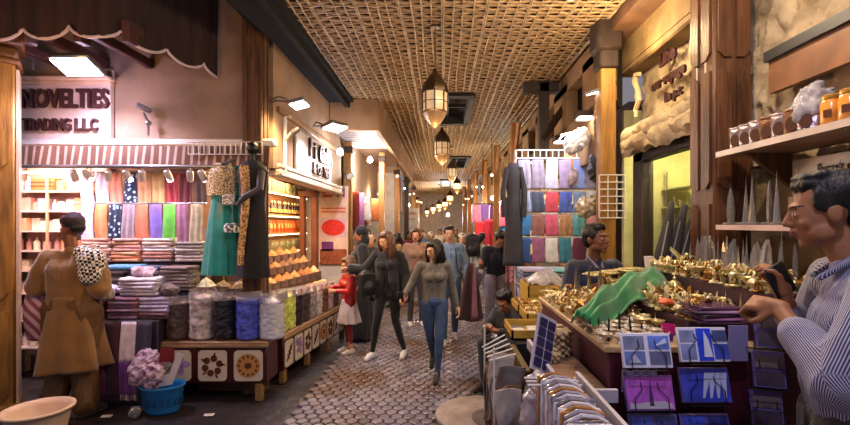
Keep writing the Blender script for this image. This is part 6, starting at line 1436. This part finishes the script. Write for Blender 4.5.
# ---- P8: vendor in navy polo with scarves
d = 6.6; x = (497-VX)/F*d
W8 = dict(pel=V(0, .05, .92), wst=V(0, .02, 1.05), chs=V(.0, -.06, 1.24), nk=V(0, -.12, 1.38), hd=V(0, -.18, 1.5), shL=V(.18, -.08, 1.34), shR=V(-.18, -.08, 1.34), elL=V(.34, -.16, 1.16), wrL=V(.52, -.28, 1.04), elR=V(-.24, -.08, 1.1), wrR=V(-.30, -.22, 1.16), anR=V(-.14, .0, .09), toR=V(-.22, -.12, .035), knR=V(-.13, -.06, .49), anL=V(.12, .03, .09))
q = person('person', 'stooping vendor in a navy polo and grey trousers reaching over the cloth table', x, d, R(8), 1.0, W8, SKIN, .009, pitch=R(38), yaw=R(5), hands={'R': dict(curl=.9), 'L': dict(curl=.3, n=V(0, 0, -1))})
top(q, 'navy_polo', fm('#1c2030'), .42, .014, .9, wr=.009); legs(q, 'grey_trousers', fm('#857b88'), .005, .05); shoes(q, fm('#1e1a1c'), 'dark_shoe'); hair(q, HAIRK)
t = thing('brown_shawl', 'long wine-brown shawl hanging from the hand of the stooping vendor', 'shawl', (x-.40, d-.25, 1.17)); g = MB(); g.sheet(lambda u, v: Vector(((u-.5)*(.06+.30*v**.7), -.05*math.sin(u*9+v)*v, -.84*v*(1-.12*abs(u-.5)))), 30, 20, .008); ob('cloth', g, M('shawl_wine', '#3f2228', rough=.7, var=.35, sheen=.3), t, smooth=True)
g = MB(); g.sheet(lambda u, v: Vector((.05+(u-.5)*(.03+.06*v), -.045, -.78*v)), 8, 12, .01); ob('pink_border', g, fm('#8a5a68'), t, smooth=True)
t = thing('pink_scarf', 'pink patterned scarf over the shoulder of the stooping vendor', 'scarf', (x+.17, d-.16, 1.42)); g = MB(); g.sheet(lambda u, v: Vector(((u-.5)*.15, -.09+.05*math.sin(u*8)-.03*v, .02-.55*v)), 18, 16, .012); g.sheet(lambda u, v: Vector(((u-.5)*.15, .06-.15*v, .0+.06*math.sin(v*PI))), 8, 8, .012); ob('cloth', g, pattern('pink_pat', 'voronoi', '#8a4a5c', '#c9929c', 30, .7, thresh=.4), t, smooth=True)
# ---- P9: boy seated on a low stool
d = 4.85; x = (511-VX)/F*d
W9 = dict(pel=V(0, .05, .36), wst=V(0, .02, .48), chs=V(0, -.04, .66), nk=V(0, -.08, .81), hd=V(0, -.13, .93), hpL=V(.09, .03, .36), hpR=V(-.09, .03, .36), knL=V(.13, -.38, .50), knR=V(-.13, -.36, .50), anL=V(.12, -.36, .09), anR=V(-.12, -.34, .09), toL=V(.13, -.52, .03), toR=V(-.13, -.5, .03), shL=V(.16, -.03, .77), shR=V(-.16, -.03, .77), elL=V(.2, -.2, .60), elR=V(-.2, -.2, .60), wrL=V(.07, -.38, .66), wrR=V(-.07, -.38, .66))
q = person('person', 'dark-haired boy in a charcoal top seated on a low stool, head bent over his hands', x, d, R(-40), .97, W9, SKIN, .008, pitch=R(32), hands={'L': dict(curl=.8, n=V(0, 0, 1)), 'R': dict(curl=.8, n=V(0, 0, 1))})
top(q, 'charcoal_top', fm('#26262c'), .95, .012, .36, wr=.01); legs(q, 'dark_jeans', fm('#20242e'), 0, .045, .92, wr=.006); shoes(q, fm('#2a1c16'), 'sandal'); hair(q, HAIRK)
t = thing('low_stool', 'low dark stool under the seated boy', 'stool', (x+.03, d+.06, 0)); g = MB(); g.box((0, 0, .235), (.3, .3, .03), bev=.01); ob('seat', g, WOOD_B, t)
for a in (-1, 1):
    for b in (-1, 1): g = MB(); g.cyl((.12*a, .12*b, 0), (.1*a, .1*b, .23), .016); ob('leg', g, WOOD_B, t)
# ---- P10: seller behind the table
d = 3.58; x = (594-VX)/F*d
W10 = dict(hd=V(.0, -.03, 1.60), nk=V(0, .0, 1.44), shL=V(.19, 0, 1.37), shR=V(-.19, 0, 1.37), elR=V(-.27, -.04, 1.16), wrR=V(-.13, -.24, 1.27), elL=V(.25, -.06, 1.14), wrL=V(.04, -.24, 1.30))
q = person('person', 'short-haired seller in a navy polo with pale collar behind the souvenir table', x, d, R(18), 1.0, W10, SKIND, .006, yaw=R(18), pitch=R(-4), hands={'R': dict(curl=.9, n=V(0, .2, .6)), 'L': dict(curl=.8, n=V(0, .3, .6))})
top(q, 'navy_polo', M('polo_navy', '#121c38', rough=.75, var=.35, scale=6, sheen=.3), .6, .012, .9, wr=.012, seed=9); legs(q, 'trousers', fm('#2a2a30'), 0); shoes(q, fm('#1e1a1c'), 'dark_shoe')
hair(q, HAIRK, vox=.006)
g = MB(); P = q.P
for sd in (-1, 1): g.rc(P['nk']+V(.05*sd, .0, .015), .014, P['nk']+V(.025*sd, -.075, -.06), .012); g.rc(P['nk']+V(.055*sd, .0, .015), .012, P['nk']+V(0, .06, .03), .012)
part(q, 'collar', g, fm('#8c8490'), vox=.005, wr=0)
# ---- P11: customer in striped shirt, closest on the right
d = 1.55; x = (851-VX)/F*d
W11 = dict(hd=V(-.0, -.06, 1.575), nk=V(0, .0, 1.42), chs=V(0, .02, 1.22), shL=V(.20, .02, 1.35), shR=V(-.20, .0, 1.35), elR=V(-.26, -.06, 1.10), wrR=V(-.16, -.14, 1.28), elL=V(.27, -.09, 1.11), wrL=V(.05, -.19, 1.27), wst=V(0, -.01, 1.04), pel=V(0, .02, .92))
q = person('person', 'large dark-haired customer in a finely striped shirt with rolled sleeves, seen in profile', x, d, R(-118), 1.12, W11, SKIN, .006, yaw=R(-6), pitch=R(8), hands={'L': dict(curl=1.0, n=V(-.5, .3, -1), d=V(-.2, -.3, .02)), 'R': dict(curl=.6, n=V(0, -1, .2), d=V(.05, -.1, .4))})
def stripe_mat(name, c1, c2, k):
    m = bpy.data.materials.new(name); m.use_nodes = True; nt = m.node_tree; b = nt.nodes['Principled BSDF']; b.inputs['Roughness'].default_value = .75; b.inputs['Sheen Weight'].default_value = .2
    a = nt.nodes.new('ShaderNodeAttribute'); a.attribute_name = 'wrap'; mu = nt.nodes.new('ShaderNodeMath'); mu.operation = 'MULTIPLY'; mu.inputs[1].default_value = k
    si = nt.nodes.new('ShaderNodeMath'); si.operation = 'SINE'; rp = nt.nodes.new('ShaderNodeValToRGB'); e = rp.color_ramp.elements; e[0].position = .1; e[0].color = (*hx(c1), 1); e[1].position = .5; e[1].color = (*hx(c2), 1)
    nt.links.new(a.outputs['Fac'], mu.inputs[0]); nt.links.new(mu.outputs[0], si.inputs[0]); nt.links.new(si.outputs[0], rp.inputs[0]); nt.links.new(rp.outputs[0], b.inputs['Base Color']); return m
STRP = stripe_mat('shirt_stripe', '#35335a', '#b4b0c8', 850)
def wrap_attr(q, o):
    "distance around the torso or the sleeve, so stripes run along the cloth"
    me = o.data; at_ = me.attributes.new('wrap', 'FLOAT', 'POINT'); P = q.P; out = []
    arms = [(P['sh'+k], P['el'+k]) for k in 'LR']+[(P['el'+k], P['wr'+k]) for k in 'LR']
    for v in me.vertices:
        c = v.co/q.s; best = None; bd = 9
        for a, b in arms:
            ab = b-a; t = max(-.05, min(1.1, (c-a).dot(ab)/ab.length_squared)); dd = (c-a-ab*t).length
            if dd < bd: bd = dd; best = (a, ab)
        if bd < .085 and not (abs(c.x) < .17 and c.z > 1.3 and bd > .05):
            a, ab = best; ax = ab.normalized(); ref = Vector((0, 1, 0)); u = (ref-ax*ref.dot(ax)).normalized(); w_ = ax.cross(u); r = c-a; r = r-ax*r.dot(ax)
            out.append(math.atan2(r.dot(w_), r.dot(u))*.075)
        else: out.append(math.atan2(c.x*.8, -(c.y-.02))*.15)
    at_.data.foreach_set('value', out)
wrap_attr(q, top(q, 'striped_shirt', STRP, .78, .026, .86, wr=.011, seed=13))
P = q.P
for k in 'LR':
    g = MB()
    c0 = P['el'+k].lerp(P['wr'+k], .34); c1 = P['el'+k].lerp(P['wr'+k], .6); g.rc(c0, .058, c1, .056)
    wrap_attr(q, part(q, 'rolled_cuff', g, STRP, wr=.006))
g = MB()
for sd in (-1, 1): g.rc(P['nk']+V(.06*sd, .02, .03), .011, P['nk']+V(.045*sd, -.085, -.05), .010); g.rc(P['nk']+V(.06*sd, .02, .03), .011, P['nk']+V(0, .072, .04), .011)
wrap_attr(q, part(q, 'collar', g, STRP, vox=.006, wr=0))
legs(q, 'trousers', fm('#33292c'), .02); shoes(q, fm('#1e1a1c'), 'dark_shoe'); hair(q, HAIRK, vox=.0055, seed=7)
# ---- crowd beyond
crowd = [(371, 250, 8.2, -.6, 'balding person in dark clothes beyond the figure in black', '#2c2a30', '#3a3634', None, SKINL), (431, 236, 10.5, .2, 'person in a grey-green top and pale cap in the crowd', '#6a7468', '#3a3a44', '#c9b89c', SKIN),
         (462, 234, 9.0, .1, 'person in a pale cap and cream top carrying a dark backpack', '#b0a490', '#4a4650', '#cfc4b4', SKINL), (472, 232, 9.6, 2.9, 'person in dark clothes beside the pale-capped walker', '#1e2026', '#2c2c34', None, SKINL),
         (482, 233, 8.8, 2.6, 'man in a pale green shirt walking away past the red garments', '#b9c4b8', '#5a5660', None, SKIN), (409, 240, 12, .3, 'distant person in a maroon top under the white sign', '#6a2a30', '#2a2a30', None, SKIN),
         (423, 234, 13.5, .1, 'distant person in a blue-grey shirt down the street', '#5a6a80', '#33333c', None, SKINL), (450, 231, 14, 3.0, 'distant person in a tan jacket in the middle of the street', '#8a7050', '#33333c', None, SKIN),
         (440, 230, 17, 0, 'far small person in a white shirt near the end lamp', '#c8c4c0', '#33333c', None, SKIN), (456, 229, 16, .4, 'far small person in a dark green top', '#34483c', '#2c2c34', None, SKIN), (397, 238, 9.4, -1.2, 'person in a mustard top browsing the left shops', '#8a6a30', '#2a2a30', None, SKINL)]
for i, (px, py, d, rz, lb, c1, c2, cap, sk_) in enumerate(crowd):
    x = (px-VX)/F*d; hz = H+(VY-py)/F*d; s = max(.9, min(1.04, hz/1.70)); sw = random.choice([-1, 1])
    q = person('person', lb, x, d, rz, s, dict(anL=V(.1, -.12*sw, .09), toL=V(.1, -.27*sw if sw > 0 else -.03, .035), anR=V(-.1, .14*sw, .1), knL=V(.1, -.08*sw, .49), wrL=V(.22, .05*sw-.05, .88), wrR=V(-.22, -.05*sw-.05, .88)), sk_, .016, pitch=R(6))
    top(q, 'shirt', fm(c1), .95, .012); legs(q, 'trousers', fm(c2), 0); shoes(q, fm('#a8a0a0' if i % 2 else '#2a2426'), 'shoe')
    if cap:
        hair(q, HAIRK); g = MB(); g.ell((0, .02, .07), (.09, .105, .075), q.T, 14); g.ell((0, -.09, .055), (.06, .05, .012), q.T, 10); part(q, 'cap', g, fm(cap), wr=0)
    elif 'balding' in lb: g = MB(); g.ell((0, .05, .0), (.079, .07, .06), q.T, 14); part(q, 'hair', g, HAIRK, wr=0)
    else: hair(q, HAIRK if i % 3 else HAIRB, 'long' if i in (5, 10) else 'short', .12)
    if 'backpack' in lb: pass
def backpack(x, y, z, rz, s, label):
    t = thing('backpack', label, 'backpack', (x, y, z), rz); g = MB(); g.box((0, 0, 0), (.28, .14, .38)); g.ell((0, 0, .17), (.14, .07, .08)); g.ell((0, -.07, -.06), (.1, .05, .1))
    g.v = [tuple(Vector(v)*s) for v in g.v]; link('pack_body', fuse(g, .012, 4, .006, mats=[M('pack_black', '#17171a', rough=.5, var=.3)]), t)
    for sd in (-1, 1): g = MB(); g.tube([(.08*sd*s, .06*s, .17*s), (.09*sd*s, .17*s, .1*s), (.08*sd*s, .1*s, -.14*s)], .014, 6); ob('strap', g, BLACK, t)
backpack((367-VX)/F*5.5, 5.5, .98, R(40), .72, 'black rucksack between the girl in red and the striding woman')
backpack((473-VX)/F*8.7, 8.7, 1.28, 0, 1.0, 'dark rucksack in the crowd below the pale cap')
t = thing('smartphone', 'black phone held near the crystal towers by the striped-shirt customer', 'phone', (1.33, 1.77, 1.50)); g = MB(); g.box((0, 0, 0), (.085, .014, .13), Matrix.Rotation(R(-28), 4, 'Y'), bev=.005); ob('case', g, BLACK, t)
